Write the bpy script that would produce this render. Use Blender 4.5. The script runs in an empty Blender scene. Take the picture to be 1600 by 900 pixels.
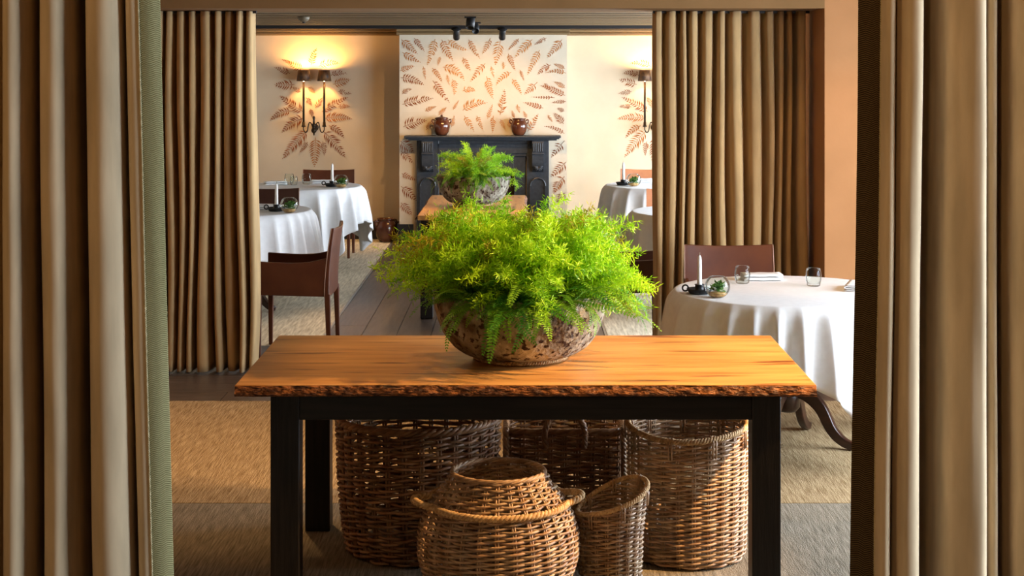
import bpy, math, random
from mathutils import Vector, Matrix, noise
random.seed(7)
PI = math.pi
sc = bpy.context.scene
C = bpy.context.scene.collection

# ------------------------------------------------------------------ camera, world, lights, exposure
F, HX, HY, EYE = 2500.0, 813.0, 100.0, 1.85
cam = bpy.data.cameras.new('camera'); camo = bpy.data.objects.new('camera', cam); C.objects.link(camo)
cam.sensor_width = 36.0; cam.lens = F / 1600 * 36
cam.shift_x = (800 - HX) / 1600; cam.shift_y = (HY - 450) / 1600
cam.clip_start = 0.05
camo.location = (0, 0, EYE); camo.rotation_euler = (PI / 2, 0, 0)
sc.camera = camo

w = bpy.data.worlds.new('world'); sc.world = w; w.use_nodes = True
bg = w.node_tree.nodes['Background']
bg.inputs[0].default_value = (0.75, 0.87, 1.0, 1); bg.inputs[1].default_value = 27.0

vs = sc.view_settings
vs.view_transform = 'Standard'; vs.look = 'None'; vs.gamma = 1; vs.use_curve_mapping = False
vs.exposure = 0.0

WARM = (1.0, 0.58, 0.23)
def lamp(name, kind, loc, power, color=WARM, target=None, size=0.05, angle=60, blend=0.4):
    l = bpy.data.lights.new(name, kind); o = bpy.data.objects.new(name, l); C.objects.link(o)
    o.location = loc; l.energy = power; l.color = color
    if kind in ('SPOT', 'POINT'): l.shadow_soft_size = size
    if kind == 'SPOT':
        l.spot_size = math.radians(angle); l.spot_blend = blend
    if target is not None:
        d = Vector(target) - Vector(loc)
        o.rotation_euler = d.to_track_quat('-Z', 'Y').to_euler()
    return o
# windows of the right-hand wall: (y0, y1), all sill 0.45 .. head 2.10
XR = 3.3
WINDOWS = [(2.45, 3.9), (5.4, 8.0), (9.95, 12.9), (13.6, 16.2)]
SILL, HEAD = 0.35, 2.05
for (a, b) in WINDOWS:
    l = bpy.data.lights.new('window_portal', 'AREA'); o = bpy.data.objects.new('window_portal', l); C.objects.link(o)
    l.shape = 'RECTANGLE'; l.size = HEAD - SILL; l.size_y = b - a; l.cycles.is_portal = True
    o.location = (XR + 0.02, (a + b) / 2, (SILL + HEAD) / 2); o.rotation_euler = (0, PI / 2, 0)
# ceiling spots of the middle room over the slab table, the round table and the carpet
lamp('ceiling_spot', 'SPOT', (2.3, 5.3, 2.35), 800, target=(-0.1, 5.95, 0.75), angle=58, blend=0.7, size=0.02)
lamp('ceiling_spot', 'SPOT', (-1.1, 6.4, 2.5), 75, target=(0.05, 5.93, 0.8), angle=62, blend=0.7, size=0.03)
lamp('ceiling_spot', 'SPOT', (-1.3, 7.6, 2.55), 120, target=(-1.45, 7.7, 0), angle=80, size=0.05)
lamp('ceiling_spot', 'SPOT', (1.9, 7.6, 2.55), 40, target=(1.7, 8.9, 0.4), angle=75, size=0.05)
# ceiling spots of the front room
lamp('ceiling_spot', 'SPOT', (-2.3, 1.6, 2.45), 70, target=(-1.0, 4.0, 1.1), angle=90, size=0.05)
lamp('ceiling_spot', 'SPOT', (0.3, 2.0, 2.45), 30, target=(1.2, 4.0, 1.1), angle=80, size=0.05)

# ------------------------------------------------------------------ material helpers
def newmat(name):
    m = bpy.data.materials.new(name); m.use_nodes = True
    nt = m.node_tree; b = nt.nodes['Principled BSDF']
    return m, nt, b
def plain(name, col, rough=0.5, spec=0.5, metal=0.0, emit=None, es=0):
    m, nt, b = newmat(name)
    b.inputs['Base Color'].default_value = (*col, 1); b.inputs['Roughness'].default_value = rough
    b.inputs['Specular IOR Level'].default_value = spec; b.inputs['Metallic'].default_value = metal
    if emit: b.inputs['Emission Color'].default_value = (*emit, 1); b.inputs['Emission Strength'].default_value = es
    return m
def noisy(name, c1, c2, scale=10, stretch=(1, 1, 1), rough=0.6, bump=0.0, detail=4, lo=0.35, hi=0.65, spec=0.4,
          c3=None, scale3=40, lo3=0.5, hi3=0.6, bumpscale=None, bumpstretch=None, dist=0.01, tint=None, rand=0.0, sheen=0.0):
    m, nt, b = newmat(name); N = nt.nodes; L = nt.links
    tc = N.new('ShaderNodeTexCoord'); mp = N.new('ShaderNodeMapping'); mp.inputs['Scale'].default_value = stretch
    L.new(tc.outputs['Object'], mp.inputs['Vector'])
    n = N.new('ShaderNodeTexNoise'); n.inputs['Scale'].default_value = scale; n.inputs['Detail'].default_value = detail
    L.new(mp.outputs['Vector'], n.inputs['Vector'])
    r = N.new('ShaderNodeValToRGB')
    r.color_ramp.elements[0].position = lo; r.color_ramp.elements[0].color = (*c1, 1)
    r.color_ramp.elements[1].position = hi; r.color_ramp.elements[1].color = (*c2, 1)
    L.new(n.outputs['Fac'], r.inputs['Fac']); out = r.outputs['Color']
    if c3:
        n3 = N.new('ShaderNodeTexNoise'); n3.inputs['Scale'].default_value = scale3; n3.inputs['Detail'].default_value = 5
        L.new(mp.outputs['Vector'], n3.inputs['Vector'])
        mr = N.new('ShaderNodeMapRange'); mr.inputs['From Min'].default_value = lo3; mr.inputs['From Max'].default_value = hi3
        L.new(n3.outputs['Fac'], mr.inputs['Value'])
        mx = N.new('ShaderNodeMixRGB'); mx.inputs['Color2'].default_value = (*c3, 1)
        L.new(mr.outputs['Result'], mx.inputs['Fac']); L.new(out, mx.inputs['Color1']); out = mx.outputs['Color']
    if tint:
        at = N.new('ShaderNodeAttribute'); at.attribute_name = tint
        mx = N.new('ShaderNodeMixRGB'); mx.blend_type = 'MULTIPLY'; mx.inputs['Fac'].default_value = 1
        L.new(out, mx.inputs['Color1']); L.new(at.outputs['Color'], mx.inputs['Color2']); out = mx.outputs['Color']
    if rand:
        oi = N.new('ShaderNodeObjectInfo'); mr = N.new('ShaderNodeMapRange')
        mr.inputs['To Min'].default_value = 1 - rand; mr.inputs['To Max'].default_value = 1 + rand
        L.new(oi.outputs['Random'], mr.inputs['Value'])
        hs = N.new('ShaderNodeHueSaturation'); L.new(mr.outputs['Result'], hs.inputs['Value']); L.new(out, hs.inputs['Color']); out = hs.outputs['Color']
    L.new(out, b.inputs['Base Color'])
    b.inputs['Roughness'].default_value = rough; b.inputs['Specular IOR Level'].default_value = spec
    if sheen: b.inputs['Sheen Weight'].default_value = sheen
    if bump:
        n2 = N.new('ShaderNodeTexNoise'); n2.inputs['Scale'].default_value = bumpscale or scale; n2.inputs['Detail'].default_value = 3
        mp2 = N.new('ShaderNodeMapping'); mp2.inputs['Scale'].default_value = bumpstretch or stretch
        L.new(tc.outputs['Object'], mp2.inputs['Vector']); L.new(mp2.outputs['Vector'], n2.inputs['Vector'])
        bp = N.new('ShaderNodeBump'); bp.inputs['Strength'].default_value = bump; bp.inputs['Distance'].default_value = dist
        L.new(n2.outputs['Fac'], bp.inputs['Height']); L.new(bp.outputs['Normal'], b.inputs['Normal'])
    return m
def leafmat(name, c1, c2, trans=0.35, rand=0.25):
    m, nt, b = newmat(name); N = nt.nodes; L = nt.links
    oi = N.new('ShaderNodeObjectInfo'); r = N.new('ShaderNodeValToRGB')
    r.color_ramp.elements[0].color = (*c1, 1); r.color_ramp.elements[1].color = (*c2, 1)
    L.new(oi.outputs['Random'], r.inputs['Fac'])
    L.new(r.outputs['Color'], b.inputs['Base Color']); b.inputs['Roughness'].default_value = 0.5; b.inputs['Specular IOR Level'].default_value = 0.3
    t = N.new('ShaderNodeBsdfTranslucent'); L.new(r.outputs['Color'], t.inputs['Color'])
    mx = N.new('ShaderNodeMixShader'); mx.inputs['Fac'].default_value = trans
    L.new(b.outputs[0], mx.inputs[1]); L.new(t.outputs[0], mx.inputs[2]); L.new(mx.outputs[0], N['Material Output'].inputs[0])
    return m
def glassmat(name, tint=(0.96, 0.98, 0.97)):
    m, nt, b = newmat(name); N = nt.nodes; L = nt.links
    t = N.new('ShaderNodeBsdfTransparent'); t.inputs['Color'].default_value = (*tint, 1)
    g = N.new('ShaderNodeBsdfGlossy'); g.inputs['Roughness'].default_value = 0.03
    fr = N.new('ShaderNodeLayerWeight'); fr.inputs['Blend'].default_value = 0.16
    cl = N.new('ShaderNodeMath'); cl.operation = 'MULTIPLY'; cl.inputs[1].default_value = 0.7; L.new(fr.outputs['Fresnel'], cl.inputs[0])
    mx = N.new('ShaderNodeMixShader'); L.new(cl.outputs[0], mx.inputs['Fac'])
    L.new(t.outputs[0], mx.inputs[1]); L.new(g.outputs[0], mx.inputs[2]); L.new(mx.outputs[0], N['Material Output'].inputs[0])
    return m
def fabric(name, col, trans=0.0, scale=900, bump=0.25, var=0.12):
    m = noisy(name, tuple(c * (1 - var) for c in col), tuple(min(1, c * (1 + var)) for c in col), scale=6, stretch=(3, 3, 0.6), rough=0.9,
              bump=bump, bumpscale=scale, bumpstretch=(1, 1, 1), dist=0.0006, spec=0.15, sheen=0.15)
    if trans:
        nt = m.node_tree; b = nt.nodes['Principled BSDF']; t = nt.nodes.new('ShaderNodeBsdfTranslucent')
        nt.links.new(b.inputs['Base Color'].links[0].from_socket, t.inputs['Color'])
        mx = nt.nodes.new('ShaderNodeMixShader'); mx.inputs['Fac'].default_value = trans
        nt.links.new(b.outputs[0], mx.inputs[1]); nt.links.new(t.outputs[0], mx.inputs[2]); nt.links.new(mx.outputs[0], nt.nodes['Material Output'].inputs[0])
    return m
def herringbone(name, c1, c2):
    m, nt, b = newmat(name); N = nt.nodes; L = nt.links
    tc = N.new('ShaderNodeTexCoord'); sp = N.new('ShaderNodeSeparateXYZ'); L.new(tc.outputs['UV'], sp.inputs[0])
    def math_(op, a, bb):
        n = N.new('ShaderNodeMath'); n.operation = op
        for i, q in enumerate((a, bb)):
            if q is None: continue
            if isinstance(q, (int, float)): n.inputs[i].default_value = q
            else: L.new(q, n.inputs[i])
        return n.outputs[0]
    u = math_('PINGPONG', math_('MULTIPLY', sp.outputs[0], 4.0), 1.0)
    v = math_('ADD', math_('MULTIPLY', sp.outputs[1], 190.0), math_('MULTIPLY', u, 1.1))
    s = math_('SINE', math_('MULTIPLY', v, 2 * PI), None)
    r = N.new('ShaderNodeValToRGB'); r.color_ramp.elements[0].position = 0.3; r.color_ramp.elements[1].position = 0.7
    r.color_ramp.elements[0].color = (*c1, 1); r.color_ramp.elements[1].color = (*c2, 1)
    mr = N.new('ShaderNodeMapRange'); mr.inputs['From Min'].default_value = -1; L.new(s, mr.inputs['Value']); L.new(mr.outputs[0], r.inputs['Fac'])
    L.new(r.outputs['Color'], b.inputs['Base Color']); b.inputs['Roughness'].default_value = 0.9; b.inputs['Specular IOR Level'].default_value = 0.1
    bp = N.new('ShaderNodeBump'); bp.inputs['Strength'].default_value = 0.5; bp.inputs['Distance'].default_value = 0.002
    L.new(s, bp.inputs['Height']); L.new(bp.outputs['Normal'], b.inputs['Normal'])
    return m

M = {}
M['wall'] = noisy('wall_plaster', (0.54, 0.43, 0.30), (0.59, 0.475, 0.335), scale=3, rough=0.85, bump=0.12, bumpscale=14, dist=0.01, spec=0.2)
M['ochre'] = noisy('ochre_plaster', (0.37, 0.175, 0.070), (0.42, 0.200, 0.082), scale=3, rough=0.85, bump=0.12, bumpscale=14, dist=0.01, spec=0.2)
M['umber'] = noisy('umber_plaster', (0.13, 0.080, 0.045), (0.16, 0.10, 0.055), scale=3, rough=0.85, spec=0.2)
M['header'] = noisy('header_shaded_ochre', (0.20, 0.105, 0.038), (0.23, 0.122, 0.046), scale=3, rough=0.8, spec=0.2)  # ochre darkened in the colour to paint the weak light on the header
M['panel'] = noisy('breast_plaster', (0.55, 0.47, 0.355), (0.60, 0.52, 0.40), scale=4, rough=0.8, bump=0.08, bumpscale=20, spec=0.2)
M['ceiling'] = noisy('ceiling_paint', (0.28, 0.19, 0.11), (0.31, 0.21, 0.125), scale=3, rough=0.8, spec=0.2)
M['slat'] = noisy('slat_paint', (0.15, 0.092, 0.036), (0.19, 0.118, 0.048), scale=3, stretch=(0.3, 6, 6), rough=0.6)
M['dark'] = plain('dark_void', (0.02, 0.014, 0.008), 0.9, 0.1)
M['skirting'] = plain('black_paint', (0.018, 0.016, 0.016), 0.35, 0.4)
M['iron'] = noisy('cast_iron', (0.022, 0.026, 0.032), (0.035, 0.040, 0.048), scale=30, rough=0.38, bump=0.1, bumpscale=120, spec=0.5)
M['black'] = plain('black_metal', (0.012, 0.012, 0.013), 0.45, 0.4)
M['bronze'] = plain('dark_bronze', (0.035, 0.022, 0.012), 0.35, 0.5, 0.6)
M['plank'] = noisy('dark_oak', (0.060, 0.042, 0.032), (0.110, 0.080, 0.062), scale=4, stretch=(9, 0.8, 9), rough=0.36, bump=0.15, bumpscale=40, spec=0.5, rand=0.22)
M['plankx'] = noisy('dark_oak_cross', (0.060, 0.042, 0.032), (0.110, 0.080, 0.062), scale=4, stretch=(0.8, 9, 9), rough=0.36, bump=0.15, bumpscale=40, spec=0.5, rand=0.22)
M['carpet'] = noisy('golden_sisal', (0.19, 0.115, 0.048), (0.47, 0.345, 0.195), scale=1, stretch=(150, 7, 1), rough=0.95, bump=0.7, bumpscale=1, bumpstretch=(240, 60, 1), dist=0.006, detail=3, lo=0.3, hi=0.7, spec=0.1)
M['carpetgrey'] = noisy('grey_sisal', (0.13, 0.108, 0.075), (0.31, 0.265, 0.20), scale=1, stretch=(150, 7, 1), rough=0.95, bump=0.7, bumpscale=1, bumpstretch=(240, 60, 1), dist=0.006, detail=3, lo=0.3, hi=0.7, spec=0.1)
M['carpetdaylit'] = noisy('daylit_sisal', (0.46, 0.39, 0.27), (0.80, 0.72, 0.55), scale=1, stretch=(60, 5, 1), rough=0.95, bump=0.5, bumpscale=1, bumpstretch=(160, 40, 1), dist=0.005, detail=3, lo=0.3, hi=0.7, spec=0.1)  # sisal colour lightened to stand in for daylight on the far floor
M['strip'] = plain('steel_strip', (0.35, 0.32, 0.28), 0.35, 0.5, 0.7)
M['linen'] = fabric('curtain_linen', (0.62, 0.48, 0.31), trans=0.06)
M['linen2'] = fabric('curtain_linen_gold', (0.50, 0.325, 0.150), trans=0.10)
M['band'] = herringbone('olive_band', (0.22, 0.195, 0.09), (0.33, 0.30, 0.15))
M['bandshaded'] = herringbone('olive_band_shaded', (0.035, 0.022, 0.010), (0.13, 0.085, 0.04))  # the olive border again, its unlit side painted in as dark brown
M['cord'] = noisy('curtain_cord', (0.45, 0.36, 0.20), (0.6, 0.5, 0.3), scale=60, rough=0.8)
M['slab'] = noisy('honey_wood', (0.40, 0.165, 0.034), (0.66, 0.345, 0.105), scale=2.2, stretch=(0.9, 8, 8), rough=0.34, detail=7, lo=0.28, hi=0.7, bump=0.08, bumpscale=5, bumpstretch=(1, 18, 18),
                  c3=(0.16, 0.05, 0.012), scale3=3.1, lo3=0.58, hi3=0.70, spec=0.5)
M['bark'] = noisy('bark', (0.05, 0.014, 0.005), (0.33, 0.115, 0.03), scale=60, stretch=(0.5, 1, 1.6), rough=0.6, bump=1.0, bumpscale=45, dist=0.02, detail=6, lo=0.40, hi=0.68)
M['blackwood'] = noisy('black_stained_wood', (0.006, 0.005, 0.005), (0.016, 0.013, 0.012), scale=6, stretch=(12, 12, 0.6), rough=0.42, bump=0.15, bumpscale=30, spec=0.35)
M['blackwoodx'] = noisy('black_stained_rail', (0.006, 0.005, 0.005), (0.014, 0.011, 0.010), scale=6, stretch=(0.6, 12, 12), rough=0.42, spec=0.35)
M['stone'] = noisy('weathered_stone', (0.10, 0.068, 0.038), (0.46, 0.45, 0.36), scale=11, rough=0.85, bump=0.9, bumpscale=28, dist=0.02, detail=8, lo=0.36, hi=0.66,
                   c3=(0.040, 0.020, 0.012), scale3=42, lo3=0.54, hi3=0.60, spec=0.25)
M['rope'] = noisy('rope_fibre', (0.42, 0.24, 0.10), (0.66, 0.44, 0.22), scale=90, rough=0.8, bump=0.3, bumpscale=300, dist=0.002)
M['soil'] = noisy('soil', (0.02, 0.012, 0.008), (0.06, 0.04, 0.025), scale=40, rough=0.95, bump=0.8)
M['plume'] = leafmat('asparagus_green', (0.17, 0.46, 0.010), (0.50, 0.80, 0.03), 0.35)
M['plumeold'] = leafmat('asparagus_olive', (0.22, 0.26, 0.012), (0.46, 0.40, 0.03), 0.30)
M['frond'] = leafmat('sword_fern_green', (0.04, 0.19, 0.012), (0.20, 0.42, 0.02), 0.25)
M['wicker'] = noisy('wicker', (0.30, 0.17, 0.085), (0.50, 0.35, 0.22), scale=18, rough=0.42, tint='tint', bump=0.2, bumpscale=90, spec=0.5)
M['wickerdark'] = noisy('wicker_dark', (0.20, 0.09, 0.036), (0.38, 0.22, 0.115), scale=18, rough=0.40, tint='tint', bump=0.2, bumpscale=90, spec=0.5)
M['leather'] = noisy('brown_leather', (0.085, 0.020, 0.007), (0.115, 0.030, 0.010), scale=8, rough=0.36, bump=0.08, bumpscale=260, dist=0.002, spec=0.5)
M['leatherdk'] = noisy('dark_leather', (0.050, 0.014, 0.009), (0.072, 0.022, 0.013), scale=8, rough=0.40, bump=0.12, bumpscale=260, dist=0.002, spec=0.5)
M['leathertan'] = noisy('tan_leather', (0.42, 0.15, 0.06), (0.50, 0.19, 0.075), scale=8, rough=0.42, bump=0.12, bumpscale=260, dist=0.002, spec=0.4)
M['seam'] = plain('seam_stitch', (0.42, 0.24, 0.15), 0.5)
M['cloth'] = noisy('white_damask', (0.80, 0.79, 0.79), (0.84, 0.83, 0.83), scale=30, rough=0.85, bump=0.05, bumpscale=600, dist=0.001, spec=0.2)
M['mahogany'] = noisy('mahogany', (0.020, 0.006, 0.003), (0.042, 0.013, 0.006), scale=8, stretch=(1, 1, 5), rough=0.28, spec=0.5)
M['wax'] = plain('white_wax', (0.84, 0.81, 0.76), 0.5)
M['wick'] = plain('wick', (0.35, 0.28, 0.18), 0.9)
M['glass'] = glassmat('clear_glass')
M['sprig'] = noisy('sprig_green', (0.025, 0.10, 0.012), (0.13, 0.26, 0.03), scale=30, rough=0.5)
M['pebble'] = noisy('amber_pebbles', (0.42, 0.20, 0.06), (0.70, 0.45, 0.18), scale=60, rough=0.5)
M['jug'] = noisy('brown_glaze', (0.050, 0.014, 0.007), (0.115, 0.036, 0.016), scale=7, rough=0.16, spec=0.6)
M['shade'] = noisy('shade_tortoise', (0.035, 0.014, 0.006), (0.16, 0.07, 0.018), scale=24, stretch=(1, 1, 0.6), rough=0.6)
M['shadein'] = plain('shade_lining', (0.8, 0.6, 0.3), 0.8)
M['bulb'] = plain('bulb', (1, 0.8, 0.5), 0.5, emit=(1.0, 0.66, 0.28), es=30)
M['lens'] = plain('spot_lens', (1, 0.85, 0.6), 0.5, emit=(1.0, 0.75, 0.4), es=6)
FERNC = [(0.22, 0.058, 0.014), (0.36, 0.115, 0.022), (0.46, 0.175, 0.038), (0.28, 0.075, 0.020), (0.16, 0.042, 0.016)]
M['pressed'] = [noisy('pressed_fern_%d' % i, tuple(c * 0.8 for c in k), tuple(c * 1.2 for c in k), scale=25, rough=0.85, spec=0.1) for i, k in enumerate(FERNC)]
M['white'] = plain('window_paint', (0.75, 0.73, 0.70), 0.5)
M['detector'] = plain('detector_plastic', (0.13, 0.10, 0.06), 0.5)

# ------------------------------------------------------------------ geometry helpers
class MB:
    def __init__(s): s.v = []; s.f = []; s.t = []; s.uv = None
    def add(s, vs_, fs_, tint=None):
        n = len(s.v); s.v.extend([tuple(p) for p in vs_]); s.f.extend([tuple(i + n for i in f) for f in fs_])
        s.t.extend([tint] * len(vs_)); return s
    def box(s, x0, x1, y0, y1, z0, z1):
        return s.add([(x0, y0, z0), (x1, y0, z0), (x1, y1, z0), (x0, y1, z0), (x0, y0, z1), (x1, y0, z1), (x1, y1, z1), (x0, y1, z1)],
                     [(0, 3, 2, 1), (4, 5, 6, 7), (0, 1, 5, 4), (1, 2, 6, 5), (2, 3, 7, 6), (3, 0, 4, 7)])
    def taper(s, a, b, wa, wb):   # square bar from point a to b with half widths
        x, y, z = a; X, Y, Z = b
        vs_ = [(x - wa, y - wa, z), (x + wa, y - wa, z), (x + wa, y + wa, z), (x - wa, y + wa, z), (X - wb, Y - wb, Z), (X + wb, Y - wb, Z), (X + wb, Y + wb, Z), (X - wb, Y + wb, Z)]
        return s.add(vs_, [(0, 3, 2, 1), (4, 5, 6, 7), (0, 1, 5, 4), (1, 2, 6, 5), (2, 3, 7, 6), (3, 0, 4, 7)])
    def tube(s, path, rad, sides=6, closed=False, tint=None, cap=True, flat=1.0):
        n = len(path); P = [Vector(p) for p in path]; vs_ = []; fs_ = []
        up = None
        for i in range(n):
            if closed: d = P[(i + 1) % n] - P[i - 1]
            else: d = P[min(i + 1, n - 1)] - P[max(i - 1, 0)]
            if d.length < 1e-9: d = Vector((0, 0, 1))
            d.normalize()
            if up is None:
                up = Vector((0, 0, 1)) if abs(d.z) < 0.9 else Vector((1, 0, 0))
            a = d.cross(up)
            if a.length < 1e-5: a = d.cross(Vector((0.3, 1, 0.2)))
            a.normalize(); b = a.cross(d); b.normalize(); up = b
            r = rad[i] if isinstance(rad, (list, tuple)) else rad
            for k in range(sides):
                t = 2 * PI * k / sides
                vs_.append(P[i] + a * (math.cos(t) * r) + b * (math.sin(t) * r * flat))
        m = n if closed else n - 1
        for i in range(m):
            j = (i + 1) % n
            for k in range(sides):
                l = (k + 1) % sides
                fs_.append((i * sides + k, i * sides + l, j * sides + l, j * sides + k))
        if cap and not closed:
            fs_.append(tuple(range(sides))[::-1]); fs_.append(tuple((n - 1) * sides + k for k in range(sides)))
        return s.add(vs_, fs_, tint)
    def lathe(s, prof, n=32, cx=0, cy=0, z=0, a0=0.0):
        vs_ = []; fs_ = []; m = len(prof)
        for (r, h) in prof:
            for k in range(n):
                t = 2 * PI * k / n + a0; vs_.append((cx + r * math.cos(t), cy + r * math.sin(t), z + h))
        for i in range(m - 1):
            for k in range(n):
                l = (k + 1) % n; fs_.append((i * n + k, i * n + l, (i + 1) * n + l, (i + 1) * n + k))
        fs_.append(tuple(range(n))[::-1]); fs_.append(tuple((m - 1) * n + k for k in range(n)))
        return s.add(vs_, fs_)
    def rope(s, path, rad, strands=3, pitch=0.06, sides=5, closed=False, tints=None):
        P = [Vector(p) for p in path]
        # resample evenly
        Q = P + ([P[0]] if closed else []); seg = [(Q[i + 1] - Q[i]).length for i in range(len(Q) - 1)]; tot = sum(seg)
        turns = max(1, round(tot / pitch)); n = int(turns * 7); pts = []
        for k in range(n if closed else n + 1):
            d = tot * k / n; i = 0
            while i < len(seg) - 1 and d > seg[i]: d -= seg[i]; i += 1
            pts.append(Q[i].lerp(Q[i + 1], min(1, d / max(seg[i], 1e-9))))
        N_ = len(pts)
        for st in range(strands):
            out = []
            for k in range(N_):
                d = (pts[(k + 1) % N_] - pts[k - 1]) if closed else (pts[min(k + 1, N_ - 1)] - pts[max(k - 1, 0)])
                d.normalize(); a = d.cross(Vector((0, 0, 1)));
                if a.length < 1e-3: a = d.cross(Vector((0, 1, 0)))
                a.normalize(); b = a.cross(d)
                ph = 2 * PI * (turns * k / n + st / strands)
                out.append(pts[k] + (a * math.cos(ph) + b * math.sin(ph)) * rad * 0.5)
            s.tube(out, rad * 0.58, sides, closed, tint=(tints[st % len(tints)] if tints else (1, 1, 1)))
        return s
    def build(s, name, mat, parent=None, loc=(0, 0, 0), smooth=True, bevel=0.0, kind=None, seg=2, solid=0.0, rot=None):
        me = bpy.data.meshes.new(name); me.from_pydata(s.v, [], s.f); me.validate()
        if s.uv:
            ul = me.uv_layers.new(name='UVMap')
            for lp in me.loops: ul.data[lp.index].uv = s.uv[lp.vertex_index]
        if any(t is not None for t in s.t):
            ca = me.color_attributes.new('tint', 'FLOAT_COLOR', 'POINT')
            for i, t in enumerate(s.t): ca.data[i].color = (*(t or (1, 1, 1)), 1)
        if smooth:
            me.polygons.foreach_set('use_smooth', [True] * len(me.polygons))
        me.materials.append(mat)
        o = bpy.data.objects.new(name, me); C.objects.link(o); o.location = loc
        if rot: o.rotation_euler = rot
        if parent: o.parent = parent
        if solid:
            md = o.modifiers.new('thickness', 'SOLIDIFY'); md.thickness = solid; md.offset = 0
        if bevel:
            md = o.modifiers.new('bevel', 'BEVEL'); md.width = bevel; md.segments = seg; md.limit_method = 'ANGLE'; md.angle_limit = math.radians(35)
            md.harden_normals = False
            if smooth:
                md2 = o.modifiers.new('wn', 'WEIGHTED_NORMAL'); md2.keep_sharp = True
        if kind: o['kind'] = kind
        return o
def crom(pts, sub=6, closed=False):
    n = len(pts); out = []
    for i in range(n if closed else n - 1):
        g = lambda k: Vector(pts[k % n] if closed else pts[max(0, min(n - 1, k))])
        p0, p1, p2, p3 = g(i - 1), g(i), g(i + 1), g(i + 2)
        for k in range(sub):
            t = k / sub
            out.append(0.5 * ((2 * p1) + (p2 - p0) * t + (2 * p0 - 5 * p1 + 4 * p2 - p3) * t * t + (3 * p1 - p0 - 3 * p2 + p3) * t ** 3))
    if not closed: out.append(Vector(pts[-1]))
    return out
def empty(name, loc=(0, 0, 0), rz=0.0):
    o = bpy.data.objects.new(name, None); C.objects.link(o); o.location = loc; o.rotation_euler = (0, 0, rz); o.empty_display_size = 0.1
    return o
def tag(o, label, cat, group=None):
    o['label'] = label; o['category'] = cat
    if group: o['group'] = group
    return o
def copy_tree(o, parent=None):
    c = o.copy(); C.objects.link(c); c.parent = parent
    for ch in o.children: copy_tree(ch, c)
    return c
def at(px, py, Y):            # photograph pixel at a known depth -> world x, z
    return ((px - HX) * Y / F, EYE - (py - HY) * Y / F)

# ------------------------------------------------------------------ the setting
XL, YB = -3.6, 16.9
MID0, MID1, OPL, OPR, LINT = 9.2, 9.85, -2.5, 1.75, 2.17
def struct(name, mb, mat, **k):
    o = mb.build(name, mat, smooth=False, **k); o['kind'] = 'structure'; return o
floor = struct('floor', MB().box(XL, XR, -2.5, YB, -0.15, -0.014), M['dark'])
struct('wall_left', MB().box(XL - 0.2, XL, MID0, YB + 0.2, -0.15, 2.75), M['wall'])
struct('wall_left_middle_room', MB().box(XL - 0.2, XL, 4.3, MID0, -0.15, 2.75), M['ochre'])
struct('wall_left_front_room', MB().box(XL - 0.2, XL, -2.5, 4.3, -0.15, 2.75), M['umber'])
for nm, y0, y1, wins, mt in (('wall_right_front_room', -2.5, 4.3, WINDOWS[:1], 'umber'), ('wall_right_middle_room', 4.3, MID0, WINDOWS[1:2], 'ochre'), ('wall_right', MID0, YB + 0.2, WINDOWS[2:], 'wall')):
    b = MB(); ys = [y0]
    for (a, c) in wins: ys += [a, c]
    ys.append(y1)
    for i in range(0, len(ys), 2): b.box(XR, XR + 0.2, ys[i], ys[i + 1], -0.15, 2.75)
    for (a, c) in wins: b.box(XR, XR + 0.2, a, c, -0.15, SILL); b.box(XR, XR + 0.2, a, c, HEAD, 2.75)
    struct(nm, b, M[mt])
for i, (a, c) in enumerate(WINDOWS):
    f = MB(); x0, x1 = XR + 0.06, XR + 0.11
    f.box(x0, x1, a, a + 0.05, SILL, HEAD).box(x0, x1, c - 0.05, c, SILL, HEAD).box(x0, x1, a + 0.05, c - 0.05, SILL, SILL + 0.05).box(x0, x1, a + 0.05, c - 0.05, HEAD - 0.05, HEAD)
    f.box(x0, x1, (a + c) / 2 - 0.02, (a + c) / 2 + 0.02, SILL + 0.05, HEAD - 0.05)
    struct('window_%d' % (i + 1), f, M['white'])
wall_back = struct('wall_back', MB().box(XL, XR, YB, YB + 0.2, -0.15, 2.75), M['wall'])
struct('wall_front', MB().box(XL, XR, -2.7, -2.5, -0.15, 2.75), M['umber'])
b = MB(); b.box(XL, OPL, MID0, MID1, 0.001, 2.6).box(OPR, XR, MID0, MID1, 0.001, 2.6)
struct('wall_middle', b, M['ochre'])
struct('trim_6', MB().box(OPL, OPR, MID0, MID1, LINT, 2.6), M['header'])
b = MB(); b.box(XL, -1.22, 4.2, 4.4, 0.0032, 2.6).box(1.22, XR, 4.2, 4.4, 0.0032, 2.6).box(-1.22, 1.22, 4.2, 4.4, 2.45, 2.6)
struct('wall_near', b, M['umber'])
struct('ceiling_near', MB().box(XL, XR, 4.3, MID0, 2.6, 2.75), M['ceiling'])
struct('ceiling_front_room', MB().box(XL, XR, -2.5, 4.3, 2.6, 2.75), M['umber'])
CZ = 2.215
ceil = struct('ceiling_far', MB().box(XL, XR, MID1, YB, CZ + 0.003, 2.5), M['dark'])
b = MB(); b.box(XL, XR, -0.115, 0.115, 0, 0.003); sl0 = None
k = 0; y = 10.1
while y + 0.2 < YB:
    if sl0 is None: sl0 = b.build('slat', M['slat'], ceil, (0, y, CZ), smooth=False)
    else:
        o = sl0.copy(); C.objects.link(o); o.location = (0, y, CZ); o.parent = ceil
    y += 0.44
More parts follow.
